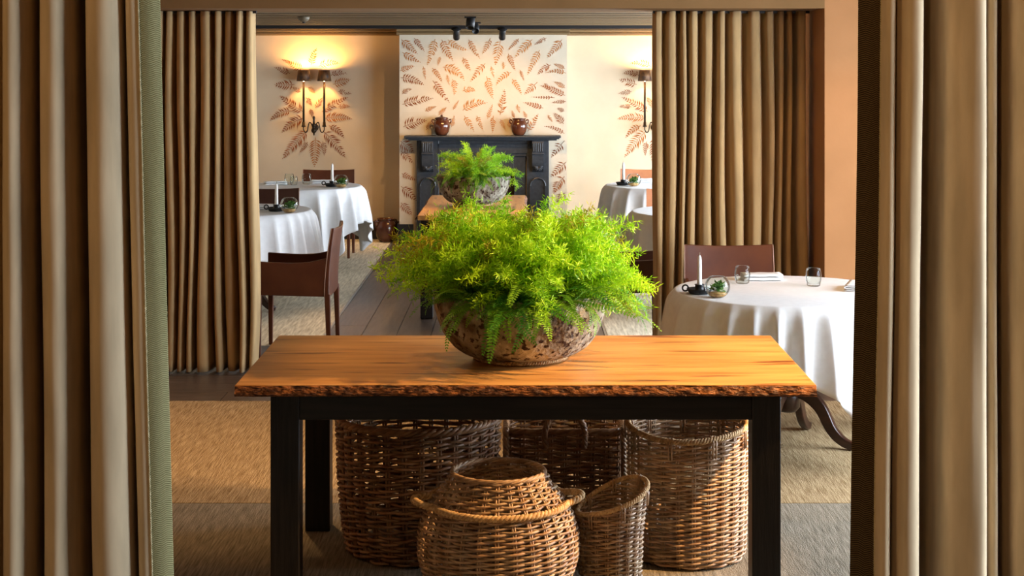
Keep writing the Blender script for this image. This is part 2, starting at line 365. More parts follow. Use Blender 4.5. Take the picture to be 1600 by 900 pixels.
# chimney breast
BX0, BX1, BY = -1.247, 0.482, 16.5
breast = struct('wall_chimney_breast', MB().box(BX0, BX1, BY, YB, 0, CZ), M['panel'])
struct('baseboard_back_left', MB().box(XL, BX0, YB - 0.03, YB, 0, 0.19), M['skirting'])
struct('baseboard_back_right', MB().box(BX1, XR, YB - 0.03, YB, 0, 0.19), M['skirting'])
b = MB(); b.box(BX0 - 0.02, -1.10, BY - 0.025, BY, 0, 0.20).box(0.335, BX1 + 0.02, BY - 0.025, BY, 0, 0.20).box(BX0 - 0.02, BX0, BY, YB - 0.03, 0, 0.2).box(BX1, BX1 + 0.02, BY, YB - 0.03, 0, 0.2)
struct('baseboard_chimney', b, M['skirting'])
for nm, x0, x1, y1 in (('trim_1', XL, BX0, YB), ('trim_2', BX1, XR, YB), ('trim_3', BX0 - 0.03, BX1 + 0.03, BY)):
    b = MB()
    b.box(x0, x1, y1 - 0.03, y1, CZ - 0.065, CZ - 0.038).box(x0, x1, y1 - 0.06, y1, CZ - 0.030, CZ - 0.004).box(x0, x1, y1 - 0.015, y1, CZ - 0.038, CZ - 0.030)
    struct(nm, b, M['slat'], bevel=0.005)
# dark oak planks
def plank(x0, x1, y0, y1, mat):
    g = 0.0022
    MB().box(-(x1 - x0) / 2 + g, (x1 - x0) / 2 - g, -(y1 - y0) / 2 + g, (y1 - y0) / 2 - g, -0.0135, 0.0).build('plank', mat, floor, ((x0 + x1) / 2, (y0 + y1) / 2, random.uniform(-0.0006, 0.0006)), smooth=False)
AX0, AX1 = -1.32, 0.573
nrow = 8; pw = (AX1 - AX0) / nrow
for i in range(nrow):
    y = 10.5 - random.uniform(0, 0.0); first = True
    while y < YB - 0.02:
        ln = random.uniform(0.6, 2.0) if first else random.uniform(1.4, 2.4); first = False
        y2 = min(YB, y + ln)
        if YB - y2 < 0.4: y2 = YB
        plank(AX0 + i * pw, AX0 + (i + 1) * pw, y, y2, M['plank']); y = y2
rows = [8.78, 9.02, 9.27, 9.51, 9.76, 10.01, 10.25, 10.5]
for i in range(len(rows) - 1):
    x = XL; first = True
    while x < XR - 0.01:
        ln = random.uniform(0.8, 2.2); x2 = min(XR, x + ln)
        if XR - x2 < 0.4: x2 = XR
        plank(x, x2, rows[i], rows[i + 1], M['plankx']); x = x2
def carpet(x0, x1, y0, y1, mat, label):
    o = MB().box(x0, x1, y0, y1, -0.0138, 0.003).build('carpet', mat, bevel=0.003, smooth=False); tag(o, label, 'carpet'); return o
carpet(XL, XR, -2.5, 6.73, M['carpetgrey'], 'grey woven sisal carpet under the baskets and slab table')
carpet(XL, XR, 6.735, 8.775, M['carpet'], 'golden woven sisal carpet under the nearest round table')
carpet(XL, AX0 - 0.02, 10.505, YB - 0.001, M['carpetdaylit'], 'sisal carpet of the far room left of the dark plank aisle')
carpet(AX1 + 0.02, XR, 10.505, YB - 0.001, M['carpetdaylit'], 'sisal carpet of the far room right of the dark plank aisle')
struct('trim_4', MB().box(AX0 - 0.018, AX0 - 0.002, 10.505, YB - 0.05, -0.0135, 0.004), M['strip'])
struct('trim_5', MB().box(AX1 + 0.002, AX1 + 0.018, 10.505, YB - 0.05, -0.0135, 0.004), M['strip'])

# ------------------------------------------------------------------ pressed ferns on the walls
def pressed_mesh(L, W, bend, mat, name='fern_leaf'):
    """flat pressed fern in the xz plane, base at origin, growing along +x"""
    b = MB(); n = max(8, int(L / 0.024)); pts = []; ang = bend * -0.5; x = z = 0.0; tan = []
    for i in range(n + 1):
        pts.append((x, z)); tan.append(ang); x += math.cos(ang) * L / n; z += math.sin(ang) * L / n; ang += bend / n
    for i in range(n):
        hw = max(0.0008, 0.0022 * (1 - i / n)); a = tan[i]; nx, nz = -math.sin(a) * hw, math.cos(a) * hw
        (x0, z0), (x1, z1) = pts[i], pts[i + 1]
        b.add([(x0 - nx, 0, z0 - nz), (x1 - nx, 0, z1 - nz), (x1 + nx, 0, z1 + nz), (x0 + nx, 0, z0 + nz)], [(0, 1, 2, 3)])
    for i in range(1, n + 1):
        t = i / n
        env = (0.55 + 0.45 * min(1, t / 0.25)) * (1 - t) ** 0.75 * 1.2 + 0.05
        pl = W * 0.80 * min(1, env) * random.uniform(0.82, 1.1)
        for s in (-1, 1):
            if random.random() < 0.05: continue
            a = tan[i] + s * random.uniform(0.95, 1.25)
            dx, dz = math.cos(a), math.sin(a); px, pz = -dz, dx; hw = L / n * 0.24
            (x0, z0) = pts[i]; curl = s * -0.12 * pl
            mx, mz = x0 + dx * pl * 0.5, z0 + dz * pl * 0.5
            b.add([(x0, 0, z0), (mx + px * hw, 0, mz + pz * hw), (x0 + dx * pl + math.cos(tan[i]) * pl * 0.15, 0, z0 + dz * pl + math.sin(tan[i]) * pl * 0.15), (mx - px * hw, 0, mz - pz * hw)], [(0, 1, 2, 3)])
    return b
def pressed(p0, p1, W, bend, Y, parent, tone=None):
    (x0, z0), (x1, z1) = p0, p1
    ch = math.hypot(x1 - x0, z1 - z0); L = ch * (1 + bend * bend / 24.0)
    b = pressed_mesh(L, W, bend, None)
    o = b.build('fern_leaf', M['pressed'][tone if tone is not None else random.choice((0, 0, 1, 1, 2, 3))], parent, (x0, Y - random.uniform(0.0015, 0.0045), z0), smooth=False, solid=0.0008)
    o.rotation_euler = (0, -math.atan2(z1 - z0, x1 - x0), 0)
BREAST = [(75,265,180,360,45,0),(160,255,228,345,32,0),(300,262,248,430,48,-.2),(80,350,200,415,40,.2),(345,265,420,405,50,.3),(385,265,520,330,36,.7),(525,265,600,390,34,.2),(670,255,615,360,36,-.2),
 (740,265,705,430,62,.1),(860,260,790,335,26,0),(950,265,835,385,48,.1),(1045,255,965,300,24,.1),(1150,265,1050,385,50,0),(1000,335,920,500,42,.1),(65,475,160,445,36,-.3),(70,520,220,570,52,-.5),(220,445,235,530,20,0),
 (335,380,318,440,18,0),(280,455,345,550,30,-.3),(350,450,490,545,52,-1.1),(485,385,535,475,34,0),(635,425,540,545,40,.1),(675,445,695,520,20,0),(755,415,750,465,18,-1),(790,360,835,470,30,0),(810,485,715,575,34,.9),
 (870,470,895,540,18,0),(1075,435,990,500,36,.5),(1175,490,1040,495,26,.8),(1170,460,1095,430,26,.2),(380,500,395,570,18,0),(415,530,420,635,36,-.9),(285,540,395,685,44,.1),(485,610,570,615,38,-1.1),(645,510,690,660,42,.2),
 (815,530,875,635,30,-.4),(985,550,900,630,46,0),(1170,640,1010,575,42,.2),(1170,590,1095,550,30,.3),(80,630,145,600,28,-.8),(80,700,285,660,54,-.3),(235,745,310,715,24,-.4),(420,735,460,670,16,0),(485,740,650,695,54,-1.0),
 (650,795,685,700,24,0),(735,770,765,600,46,.1),(1100,655,945,650,18,0),(1025,725,890,690,32,.2),(1175,680,1080,690,24,.2),(85,850,240,810,60,-.4),(325,770,375,720,28,0),(495,775,560,880,36,0),(580,775,620,870,28,.1),
 (690,775,685,885,30,0),(735,800,770,870,24,0),(850,700,865,755,20,0),(920,880,990,765,34,0),(1055,770,1085,815,22,0),(1160,830,1095,760,38,.2),(1165,895,1030,850,24,.6),(1165,745,1120,725,26,0),(240,870,285,800,30,0),
 (410,850,430,775,26,0),(830,790,815,740,20,0),(910,790,890,745,20,.4),(795,855,800,790,22,0),(1030,560,1075,600,20,0)]
for (x0, y0, x1, y1, W, bd) in BREAST:
    s = 290 / 1243; q = BY / F
    edge = 0 if (x0 < 300 or x0 > 1000) else 2
    pressed(at(610 + x0 * s, y0 * s, BY), at(610 + x1 * s, y1 * s, BY), W * s * q, bd, BY, breast, random.choice((0, 1, 3)) if edge == 0 else random.choice((1, 2, 2)))
for (x0, y0, x1, y1, W, bd) in [(70,180,160,260,70,0),(75,250,160,335,45,.2),(80,410,180,455,34,.2),(75,500,180,600,60,-.2),(75,615,150,700,55,0),(1225,180,1135,295,55,.2),(1235,330,1130,430,60,0),(1225,430,1155,550,60,.5),(1230,545,1165,610,50,0)]:
    s = 290 / 1305
    pressed(at(610 + x0 * s, 180 + y0 * s, BY), at(610 + x1 * s, 180 + y1 * s, BY), W * s * BY / F, bd, BY, breast, random.choice((0, 3, 4)))
SPRAY = []
for (x0, y0, x1, y1, W, bd) in [(760,420,850,160,95,-.3),(640,480,400,370,120,-.2),(480,390,300,320,45,-.3),(430,550,190,460,85,.3),(880,440,1200,410,100,-.9),(1070,580,1320,570,85,-1.0),(500,720,195,720,140,-.2),(1100,720,1370,640,120,.1),(720,760,820,850,70,0),(1180,830,1390,870,70,-.2),(600,840,470,760,70,0)]:
    SPRAY.append((410 + x0 / 10, 60 + y0 / 10, 410 + x1 / 10, 60 + y1 / 10, W / 10, bd))
for (x0, y0, x1, y1, W, bd) in [(520,200,230,0,110,-.1),(370,190,110,320,90,.8),(530,280,260,470,120,.6),(570,440,260,800,125,.1),(580,590,480,720,60,0),(680,530,665,900,125,0),(770,580,785,760,65,-.4),(780,450,1050,780,130,-.3),(850,380,1030,540,80,-.8),(790,290,1140,300,100,-.5),(760,200,1090,20,90,-.2),(970,140,1120,140,55,-.4),(610,160,650,280,50,0),(680,150,770,20,70,0),(560,20,630,120,60,0)]:
    s = 160 / 1309; SPRAY.append((410 + x0 * s, 150 + y0 * s, 410 + x1 * s, 150 + y1 * s, W * s, bd))
SCX = [at(493, 200, YB)[0], 2 * -0.375 - at(493, 200, YB)[0]]
for side in (0, 1):
    for (x0, y0, x1, y1, W, bd) in SPRAY:
        p0, p1 = at(x0, y0, YB), at(x1, y1, YB)
        if side: p0, p1, bd = (-0.75 - p0[0], p0[1]), (-0.75 - p1[0], p1[1]), -bd
        pressed(p0, p1, W * YB / F, bd, YB, wall_back, random.choice((0, 0, 1, 3)))

# ------------------------------------------------------------------ curtains
def curtain_sheet(plan, z0, z1, nz, shift=None, amp=None, wob=0.006):
    """plan: list of (x, y, u) ; returns MB grid"""
    b = MB(); n = len(plan)
    ph = [random.uniform(0, 6.28) for _ in range(n)]
    for j in range(nz + 1):
        t = j / nz; z = z1 + (z0 - z1) * t
        for i, (x, y) in enumerate(plan):
            dx = shift(x, t) if shift else 0
            w1 = noise.noise(Vector((x * 9, t * 2.2, 3.1))) * wob * (0.4 + t)
            w2 = noise.noise(Vector((x * 11, t * 3.0, 8.7))) * wob * 1.2
            w2 += noise.noise(Vector((x * 45, t * 9.0, 1.7))) * 0.0022
            a = amp(t) if amp else 1.0
            b.v.append((x + dx + w1, y * a + w2, z)); b.t.append(None)
    for j in range(nz):
        for i in range(n - 1):
            p = j * n + i; b.f.append((p, p + n, p + n + 1, p + 1))
    return b
def near_curtain(name, label, Y, ctrl, trim, shift, band, flip, lab2):
    pts = crom([((p - HX) * Y / F, d, 0) for p, d in ctrl], 8)
    root = empty(name, (0, Y, 0)); tag(root, label, 'curtain')
    curtain_sheet([(p.x, p.y) for p in pts], 0.01, 2.42, 60, shift, lambda t: 0.9 + 0.15 * t, 0.009).build('drape', M['linen'], root, solid=0.003)
    tp = crom([((p - HX) * Y / F, d, 0) for p, d in trim], 6)
    bm = curtain_sheet([(p.x, p.y) for p in tp], 0.01, 2.42, 60, shift, lambda t: 0.9 + 0.15 * t, 0.009)
    n = len(tp); bm.uv = [((i % n) / (n - 1), (i // n) / 60 * 2.4) for i in range(len(bm.v))]
    o = bm.build('leading_edge_band', band, root, solid=0.004); o['label'] = lab2
    # twisted piping cord where band meets drape
    j0 = 0
    x0, y0 = tp[j0].x, tp[j0].y; path = []
    for j in range(61):
        t = j / 60; w1 = noise.noise(Vector((x0 * 9, t * 2.2, 3.1))) * 0.009 * (0.4 + t); w2 = noise.noise(Vector((x0 * 11, t * 3.0, 8.7))) * 0.009 * 1.2
        path.append((x0 + shift(x0, t) + w1, y0 * (0.9 + 0.15 * t) + w2 - 0.004, 2.42 - 2.41 * t))
    MB().rope(path, 0.0028, 2, 0.012, 4).build('piping_cord', M['cord'], root)
    return root
YL = 4.0
lc = [(-260, .02), (-200, -.04), (-150, .06), (-100, -.04), (-60, -.05), (-44, .05), (-30, .17), (-8, .20), (3, .12), (5, .02), (14, -.045), (28, -.06), (40, -.03), (43, .05), (44, .16), (51, .22), (59, .16), (61, .03), (72, -.045), (92, -.065), (106, -.03), (109, .05), (111, .17), (120, .23), (129, .17), (131, .03), (143, -.045), (165, -.065), (183, -.04), (188, .005), (190, .05), (193, .04), (197, -.01), (206, -.03), (218, -.026)]
near_curtain('curtain', 'cream linen curtain with olive herringbone border at the left edge of the view', YL, lc,
             [(218, -.026), (226, -.022), (236, -.012), (246, .004)],
             lambda x, t: max(0, (x + 1.35) / 0.44) * 0.050 * (t / 0.85 - 0.12), M['band'], 1, 'olive green herringbone border')
YR = 3.9
rc = [(1378, .0), (1384, -.03), (1393, -.035), (1398, -.01), (1399, .08), (1402, .11), (1404, .06), (1410, -.03), (1425, -.05), (1437, -.03), (1440, .05), (1442, .15), (1456, .19), (1472, .13), (1476, .03), (1484, -.02), (1500, -.04), (1516, -.055), (1531, -.055), (1537, -.02), (1538, .05), (1541, .06), (1545, .0), (1555, -.015), (1561, .03), (1563, .10), (1573, .13), (1578, .05), (1586, -.03), (1602, -.05), (1618, -.02), (1622, .10), (1650, .12), (1663, .02), (1680, -.05), (1700, -.04), (1715, .05), (1760, .04), (1790, -.04), (1830, 0)]
near_curtain('curtain', 'cream linen curtain with shade-darkened olive herringbone border at the right edge of the view', YR, rc,
             [(1378, .0), (1370, .004), (1360, .014), (1346, .03)],
             lambda x, t: -max(0, min(1, (1.25 - x) / 0.42)) * 0.024 * (t / 0.85 - 0.12), M['bandshaded'], 1, 'shade-darkened olive herringbone border')
def mid_curtain(x0, x1, label, seed, inner):
    random.seed(seed); pts = []; x = x0
    while x < x1 - 0.02:
        wv = random.choice((random.uniform(0.045, 0.07), random.uniform(0.07, 0.11))); a = random.uniform(0.045, 0.085)
        if x + wv > x1 - 0.02: wv = x1 - x
        pts += [(x, a * .9, 0), (x + .10 * wv, a * .3, 0), (x + .22 * wv, -a * .75, 0), (x + .45 * wv, -a, 0), (x + .70 * wv, -a * .8, 0), (x + .82 * wv, a * .2, 0), (x + .92 * wv, a, 0)]
        x += wv
    pl = crom(pts, 4)
    root = empty('curtain', (0, 9.62, 0)); tag(root, label, 'curtain', 'curtains of the far doorway')
    ctr = (x0 + x1) / 2
    curtain_sheet([(p.x, p.y) for p in pl], 0.012, LINT - 0.004, 40, lambda x, t: 0.012 * math.sin(5 * t + x * 13) * (0.3 + t) + (x - ctr) * 0.03 * (t - 0.3), lambda t: 0.8 + 0.35 * t, 0.012).build('drape', M['linen2'], root, solid=0.002)
    MB().box(x0, x1, -0.012, 0.012, LINT - 0.016, LINT - 0.001).build('curtain_track', M['skirting'], root, smooth=False)
mid_curtain(OPL + 0.01, at(401, 0, 9.62)[0], 'gold linen curtain drawn to the left side of the doorway', 11, 1)
mid_curtain(at(1020, 0, 9.62)[0], OPR - 0.012, 'gold linen curtain drawn to the right side behind the leather chair', 23, -1)
random.seed(5)

# ------------------------------------------------------------------ slab tables
def slab_table(W, D, H, leg, inset, label, loc, rz=0.0):
    t = empty('slab_table', loc, rz); tag(t, label, 'table')
    # top: waney outline, long edges follow y
    nx = 60; th = 0.036; b = MB()
    def edge(u, s):   # waney edge offset
        return s * (D / 2 + 0.010 * noise.noise(Vector((u * 2.1, s * 3.7, 0.5))) + 0.004 * noise.noise(Vector((u * 9, s * 2, 4))))
    top = []
    for i in range(nx + 1):
        x = -W / 2 + W * i / nx
        top.append((x, edge(x, -1) + 0.004, edge(x, 1) - 0.004))
    vs_ = []; fs_ = []
    for (x, a, c) in top: vs_ += [(x, a, H), (x, c, H), (x, a, H - th + 0.002), (x, c, H - th + 0.002)]
    for i in range(nx):
        p = 4 * i; q = p + 4
        fs_ += [(p, q, q + 1, p + 1), (p + 2, p + 3, q + 3, q + 2), (p, p + 2, q + 2, q), (p + 1, q + 1, q + 3, p + 3)]
    fs_ += [(0, 1, 3, 2), (4 * nx, 4 * nx + 2, 4 * nx + 3, 4 * nx + 1)]
    b.add(vs_, fs_); b.build('table_top', M['slab'], t, smooth=False, bevel=0.003)
    for s in (-1, 1):
        bb = MB(); n2 = 260; m = 6
        for i in range(n2 + 1):
            x = -W / 2 + 0.002 + (W - 0.004) * i / n2
            for k in range(m + 1):
                v = k / m; z = H - 0.002 - v * (th - 0.002)
                off = 0.002 + 0.020 * (v ** 0.8) * (1.0 if v < 0.85 else 0.7) + 0.005 * noise.noise(Vector((x * 26, v * 3.5, s * 9.0))) * (v > 0) + 0.004 * noise.noise(Vector((x * 80, v * 8, s * 5.0))) * (v > 0)
                bb.v.append((x, edge(x, s) - s * 0.004 + s * off, z)); bb.t.append(None)
        for i in range(n2):
            for k in range(m):
                p = i * (m + 1) + k; f = (p, p + 1, p + m + 2, p + m + 1)
                bb.f.append(f if s < 0 else f[::-1])
        o = bb.build('bark_edge', M['bark'], t); o['label'] = 'rough dark bark edge'
    lx, ly = W / 2 - inset[0], D / 2 - inset[1]
    for sx in (-1, 1):
        for sy in (-1, 1):
            x, y = sx * lx, sy * ly
            MB().box(x - leg / 2, x + leg / 2, y - leg / 2, y + leg / 2, 0.0035, H - th + 0.001).build('leg', M['blackwood'], t, smooth=False, bevel=0.004)
    for sy in (-1, 1):
        y = sy * (ly + leg / 2 - 0.02)
        MB().box(-lx + leg / 2, lx - leg / 2, y - 0.014, y + 0.014, H - th - 0.086, H - th + 0.001).build('apron_rail', M['blackwoodx'], t, smooth=False, bevel=0.002)
    for sx in (-1, 1):
        x = sx * (lx + leg / 2 - 0.02)
        MB().box(x - 0.014, x + 0.014, -ly + leg / 2, ly - leg / 2, H - th - 0.086, H - th + 0.001).build('apron_rail', M['blackwoodx'], t, smooth=False, bevel=0.002)
    return t
TH = 0.76
slab_table(1.975, 1.00, TH, 0.098, (0.168, 0.062), 'honey coloured slab table on black legs with wicker baskets below', (0.018, 5.93, 0))
slab_table(1.80, 0.78, TH, 0.09, (0.15, 0.06), 'slab table standing endwise before the fireplace with the smaller fern bowl', (-0.35, 12.4, 0.0), PI / 2)

# ------------------------------------------------------------------ stone bowls and ferns
def stone_bowl(R, H, rb, label, loc, rope):
    t = empty('stone_bowl', loc); tag(t, label, 'bowl', 'stone fern bowls')
    prof = [(rb * 0.9, 0.012), (rb, 0.014)]
    for k in range(15):
        u = k / 14; a = u * PI / 2 * 0.97
        prof.append((rb + (R - rb) * math.sin(a) ** 0.92, 0.016 + (H - 0.016) * (1 - math.cos(a)) ** 0.95))
    prof += [(R - 0.008, H + 0.006), (R - 0.022, H + 0.002), (R - 0.03, H - 0.02), (R * 0.85, H * 0.6), (R * 0.5, H * 0.35), (0.02, H * 0.33)]
    b = MB().lathe(prof, 72)
    out = []
    for (x, y, z) in b.v:
        r = math.hypot(x, y); d = 1 + 0.012 * noise.noise(Vector((x * 9, y * 9, z * 9))) + 0.008 * noise.noise(Vector((x * 25, y * 25, z * 25)))
        out.append((x * d, y * d, z if z < 0.02 else z * (1 + 0.01 * noise.noise(Vector((x * 5, y * 5, 1))))))
    b.v = out
    b.build('basin', M['stone'], t)
    MB().lathe([(0.01, H * 0.62), (R * 0.85, H * 0.62), (R * 0.88, H * 0.72), (R * 0.5, H * 0.86), (0.01, H * 0.9)], 40).build('soil', M['soil'], t)
    if rope:
        path = [(rb * 1.02 * math.cos(2 * PI * k / 80), rb * 1.02 * math.sin(2 * PI * k / 80), 0.009) for k in range(80)]
        o = MB().rope(path, 0.009, 2, 0.02, 5, True).build('rope_ring', M['rope'], t); o['label'] = 'pale twisted rope ring under the bowl'
    return t
BOWL = (0.0, 5.93, TH + 0.001)
stone_bowl(0.322, 0.245, 0.165, 'large weathered stone bowl on the near slab table', BOWL, True)
BOWL2 = (-0.36, 12.35, TH + 0.001)
stone_bowl(0.285, 0.225, 0.14, 'smaller weathered stone bowl on the table before the fireplace', BOWL2, True)

def plume_mesh(L, nb, bl, nn, nl, droop, name):
    b = MB(); pts = []; P = Vector((0, 0, 0)); a = 0.0
    N_ = 16
    for i in range(N_ + 1):
        pts.append(P.copy()); u = i / N_
        ang = droop * u ** 1.3
        d = Vector((math.cos(ang), random.uniform(-.12, .12), -math.sin(ang))); d.normalize(); P = P + d * (L / N_)
    b.tube(pts, [0.0014 * (1 - i / (N_ + 4)) for i in range(N_ + 1)], 3)
    def needle(p, d, l, wd):
        s = d.cross(Vector((random.uniform(-1, 1), random.uniform(-1, 1), random.uniform(-1, 1))))
        if s.length < 1e-4: return
        s.normalize(); s *= wd
        b.add([p - s, p + d * l * .5 + s * 0.6, p + d * l, p + d * l * .5 - s], [(0, 1, 2, 3)])
    for k in range(nb):
        u = 0.22 + 0.78 * (k + random.random()) / nb; i = min(N_ - 1, int(u * N_)); base = pts[i].lerp(pts[i + 1], u * N_ - i)
        d0 = (pts[i + 1] - pts[i]).normalized()
        rv = Vector((random.gauss(0, 1), random.gauss(0, 1), random.gauss(0.25, 1))); rv -= d0 * rv.dot(d0); rv.normalize()
        d = (rv * 0.9 + d0 * 0.55).normalized(); ln = bl * random.uniform(.6, 1.15) * (1.05 - 0.5 * u)
        tip = base + d * ln + Vector((0, 0, -ln * 0.18))
        s = d.cross(Vector((0, 0, 1)));
        if s.length > 1e-3:
            s.normalize(); s *= 0.0007; b.add([base - s, tip, base + s], [(0, 1, 2)])
        for j in range(nn):
            v = (j + random.random()) / nn; p = base.lerp(tip, v)
            nd = Vector((random.gauss(0, 1), random.gauss(0, 1), random.gauss(0, 1))); nd = (nd.normalized() + d * 0.5).normalized()
            needle(p, nd, nl * random.uniform(.6, 1.2), 0.0026)
        
    me = bpy.data.meshes.new(name); me.from_pydata(b.v, [], b.f); return me
def frond_mesh(L, W, droop, name, n=26):
    b = MB(); pts = []; P = Vector((0, 0, 0)); N_ = n; dirs = []
    for i in range(N_ + 1):
        pts.append(P.copy()); u = i / N_; ang = droop * u ** 1.1
        d = Vector((math.cos(ang), 0.10 * math.sin(u * 3), -math.sin(ang))).normalized(); dirs.append(d); P = P + d * (L / N_)
    b.tube(pts[::2], [0.0016 * (1 - i / (N_ / 2 + 3)) for i in range(len(pts[::2]))], 3)
    for i in range(3, N_ + 1):
        u = i / N_; env = min(1, (u) / 0.2) ** 0.7 * (1.02 - u) ** 0.55
        pl = W * 0.5 * min(1, env * 1.15); d = dirs[i]; side = Vector((0, 1, 0)); up = side.cross(d) * -1
        hw = L / N_ * 0.42
        for s in (-1, 1):
            dd = (side * s + d * 0.28 + up * random.uniform(-.05, .28)).normalized(); p = pts[i]; m = p + dd * pl * 0.45; tip = p + dd * pl - Vector((0, 0, pl * .12))
            w = d * hw
            b.add([p, m - w, tip, m + w + up * pl * 0.04], [(0, 1, 2, 3)])
    me = bpy.data.meshes.new(name); me.from_pydata(b.v, [], b.f); return me
def add_inst(me, name, mat, parent, loc, yaw, pitch, roll, scale):
    o = bpy.data.objects.new(name, me); C.objects.link(o); o.parent = parent
    o.matrix_local = Matrix.Translation(loc) @ Matrix.Rotation(yaw, 4, 'Z') @ Matrix.Rotation(-pitch, 4, 'Y') @ Matrix.Rotation(roll, 4, 'X') @ Matrix.Scale(scale, 4)
    return o
random.seed(31)
PM = [plume_mesh(0.42, 40, 0.075, 9, 0.030, random.uniform(.8, 1.4), 'plume') for _ in range(7)]
PO = [m.copy() for m in PM[:3]]
for m in PM: m.materials.append(M['plume'])
for m in PO: m.materials.append(M['plumeold'])
FM = [frond_mesh(0.32, 0.088, d, 'frond') for d in (1.2, 1.6, 2.0, 0.9)]
for m in FM: m.materials.append(M['frond'])
def fern_plants(loc, R, Hb, k, nplume, nfrond, labelA, labelB, front):
    a = empty('asparagus_fern', (loc[0], loc[1], loc[2] + Hb * 0.88)); tag(a, labelA, 'fern', 'ferns in stone bowls')
    for i in range(nplume):
        yaw = random.uniform(0, 2 * PI); u = random.random()
        pitch = math.radians(14 + 74 * u ** 1.0); r0 = random.uniform(0, R * 0.55) * (1 - 0.5 * u)
        yx = yaw + random.uniform(-.4, .4)
        sc_ = k * random.uniform(.78, 1.08) * (1.0 - 0.10 * u)
        if math.sin(yaw) < -0.25 and pitch < 0.55: pitch = random.uniform(0.7, 1.25)
        old = random.random() < 0.13 + (0.22 if math.cos(yaw) < -0.2 and pitch < 0.7 else 0)
        add_inst(random.choice(PO if old else PM), 'plume', None, a, (r0 * math.cos(yx), r0 * math.sin(yx), random.uniform(-.01, .03)), yaw, pitch, random.uniform(-.6, .6), sc_)
    f = empty('sword_fern', (loc[0], loc[1], loc[2] + Hb * 0.9)); tag(f, labelB, 'fern', 'ferns in stone bowls')
    for i in range(nfrond):
        yaw = front + random.gauss(0, 0.55) if random.random() < .88 else random.uniform(0, 2 * PI)
        pitch = math.radians(random.uniform(5, 62)); r0 = R * random.uniform(.55, 1.0)
        if random.random() < 0.35: pitch *= 0.5
        add_inst(random.choice(FM), 'frond', None, f, (r0 * math.cos(yaw), r0 * math.sin(yaw), random.uniform(0, .05)), yaw + random.uniform(-.35, .35), pitch, random.uniform(-.7, .7), k * random.uniform(.52, .96))
fern_plants(BOWL, 0.30, 0.235, 1.04, 270, 115, 'bright lime feathery fern billowing from the large near bowl', 'dark green sword fern drooping over the front rim of the near bowl', -PI / 2 + 0.05)
fern_plants(BOWL2, 0.26, 0.225, 0.78, 60, 80, 'olive feathery fern in the smaller bowl before the fireplace', 'green sword fern fronds arching from the smaller far bowl', -PI / 2)

# ------------------------------------------------------------------ baskets
def tint_rand(): 
    v = random.uniform(0.62, 1.25); return (v, v * random.uniform(.94, 1.0), v * random.uniform(.88, 1.0))
def weave(root, prof, n, pitch, rad, mat, sq=None, paired=True, amp=None, rimfun=None, jitter=0.0012, rows=None, zmin=0.012):
    """prof(z) -> radius; sq: (a, b, power) superellipse instead of a circle; rimfun(theta) -> top height"""
    amp = amp or rad * 1.45
    Hm = max(rimfun(2 * PI * k / 32) for k in range(32))
    def pos(th, z, off):
        if sq:
            a, c, p = sq; ct, st = math.cos(th), math.sin(th)
            r = (abs(ct / a) ** p + abs(st / c) ** p) ** (-1 / p) * prof(z) + off
        else: r = prof(z) + off
        return (r * math.cos(th), r * math.sin(th), z)
    # equal-arc stake angles
    ths = [2 * PI * k / n for k in range(n)]
    if sq:
        fine = [2 * PI * k / 720 for k in range(721)]; acc = [0]
        for k in range(720):
            a, c = pos(fine[k], 0.1, 0), pos(fine[k + 1], 0.1, 0); acc.append(acc[-1] + math.dist(a, c))
        ths = []; j = 0
        for k in range(n):
            d = acc[-1] * k / n
            while acc[j + 1] < d: j += 1
            ths.append(fine[j])
    b = MB()
    sub = 4
    i = 0; z = zmin
    while z < Hm:
        path = []; ph = i % 2; tn = tint_rand(); rr = rad * random.uniform(.85, 1.12); zs = random.uniform(0, 6.28); cut = False
        runs = []
        for k in range(n * sub):
            k0 = k // sub; fr = (k % sub) / sub; t0 = ths[k0]; t1 = ths[(k0 + 1) % n] + (2 * PI if k0 == n - 1 else 0)
            th = t0 + (t1 - t0) * fr
            zz = z + jitter * math.sin(th * 3 + zs) + jitter * 1.0 * math.sin(th * 7 + zs * 2) + 0.18 * pitch * math.sin(PI * (k / sub + ph))
            ok = zz < rimfun(th) - rad * 0.5
            p = pos(th, max(0.006, zz), amp * math.cos(PI * (k / sub + ph)))
            if ok: path.append(p)
            else:
                if len(path) > 2: runs.append(path)
                path = []; cut = True
        if cut:
            if len(path) > 2: runs.append(path)
            for r_ in runs: b.tube(r_, rr, 5, False, tint=tn)
        elif path: b.tube(path, rr, 5, True, tint=tn)
        z += pitch; i += 1
    o = b.build('weave', mat, root); o['kind'] = 'stuff'
    b = MB()
    for th in ths:
        for d in ((-1, 1) if paired else (0,)):
            tn = tint_rand(); h = rimfun(th); path = []
            for k in range(13):
                z = 0.006 + (h - 0.006) * k / 12; da = d * rad * 0.9 / max(0.05, prof(z) * (1 if not sq else 0.2)); path.append(pos(th + da, z, 0))
            b.tube(path, rad * 0.85, 5, tint=tn)
    o = b.build('stakes', mat, root); o['kind'] = 'stuff'
    # base disc
    bb = MB(); N_ = 48; vs_ = [pos(2 * PI * k / N_, 0.006, -0.004) for k in range(N_)] + [pos(2 * PI * k / N_, 0.013, -0.004) for k in range(N_)]
    fs_ = [tuple(range(N_))[::-1], tuple(range(N_, 2 * N_))] + [(k, (k + 1) % N_, N_ + (k + 1) % N_, N_ + k) for k in range(N_)]
    bb.add(vs_, fs_, (0.7, 0.7, 0.7)); bb.build('basket_base', mat, root)
    return pos
def rim_path(pos, rimfun, off=0.0, dz=0.0, n=96):
    return [Vector(pos(2 * PI * k / n, rimfun(2 * PI * k / n), off)) + Vector((0, 0, dz)) for k in range(n)]
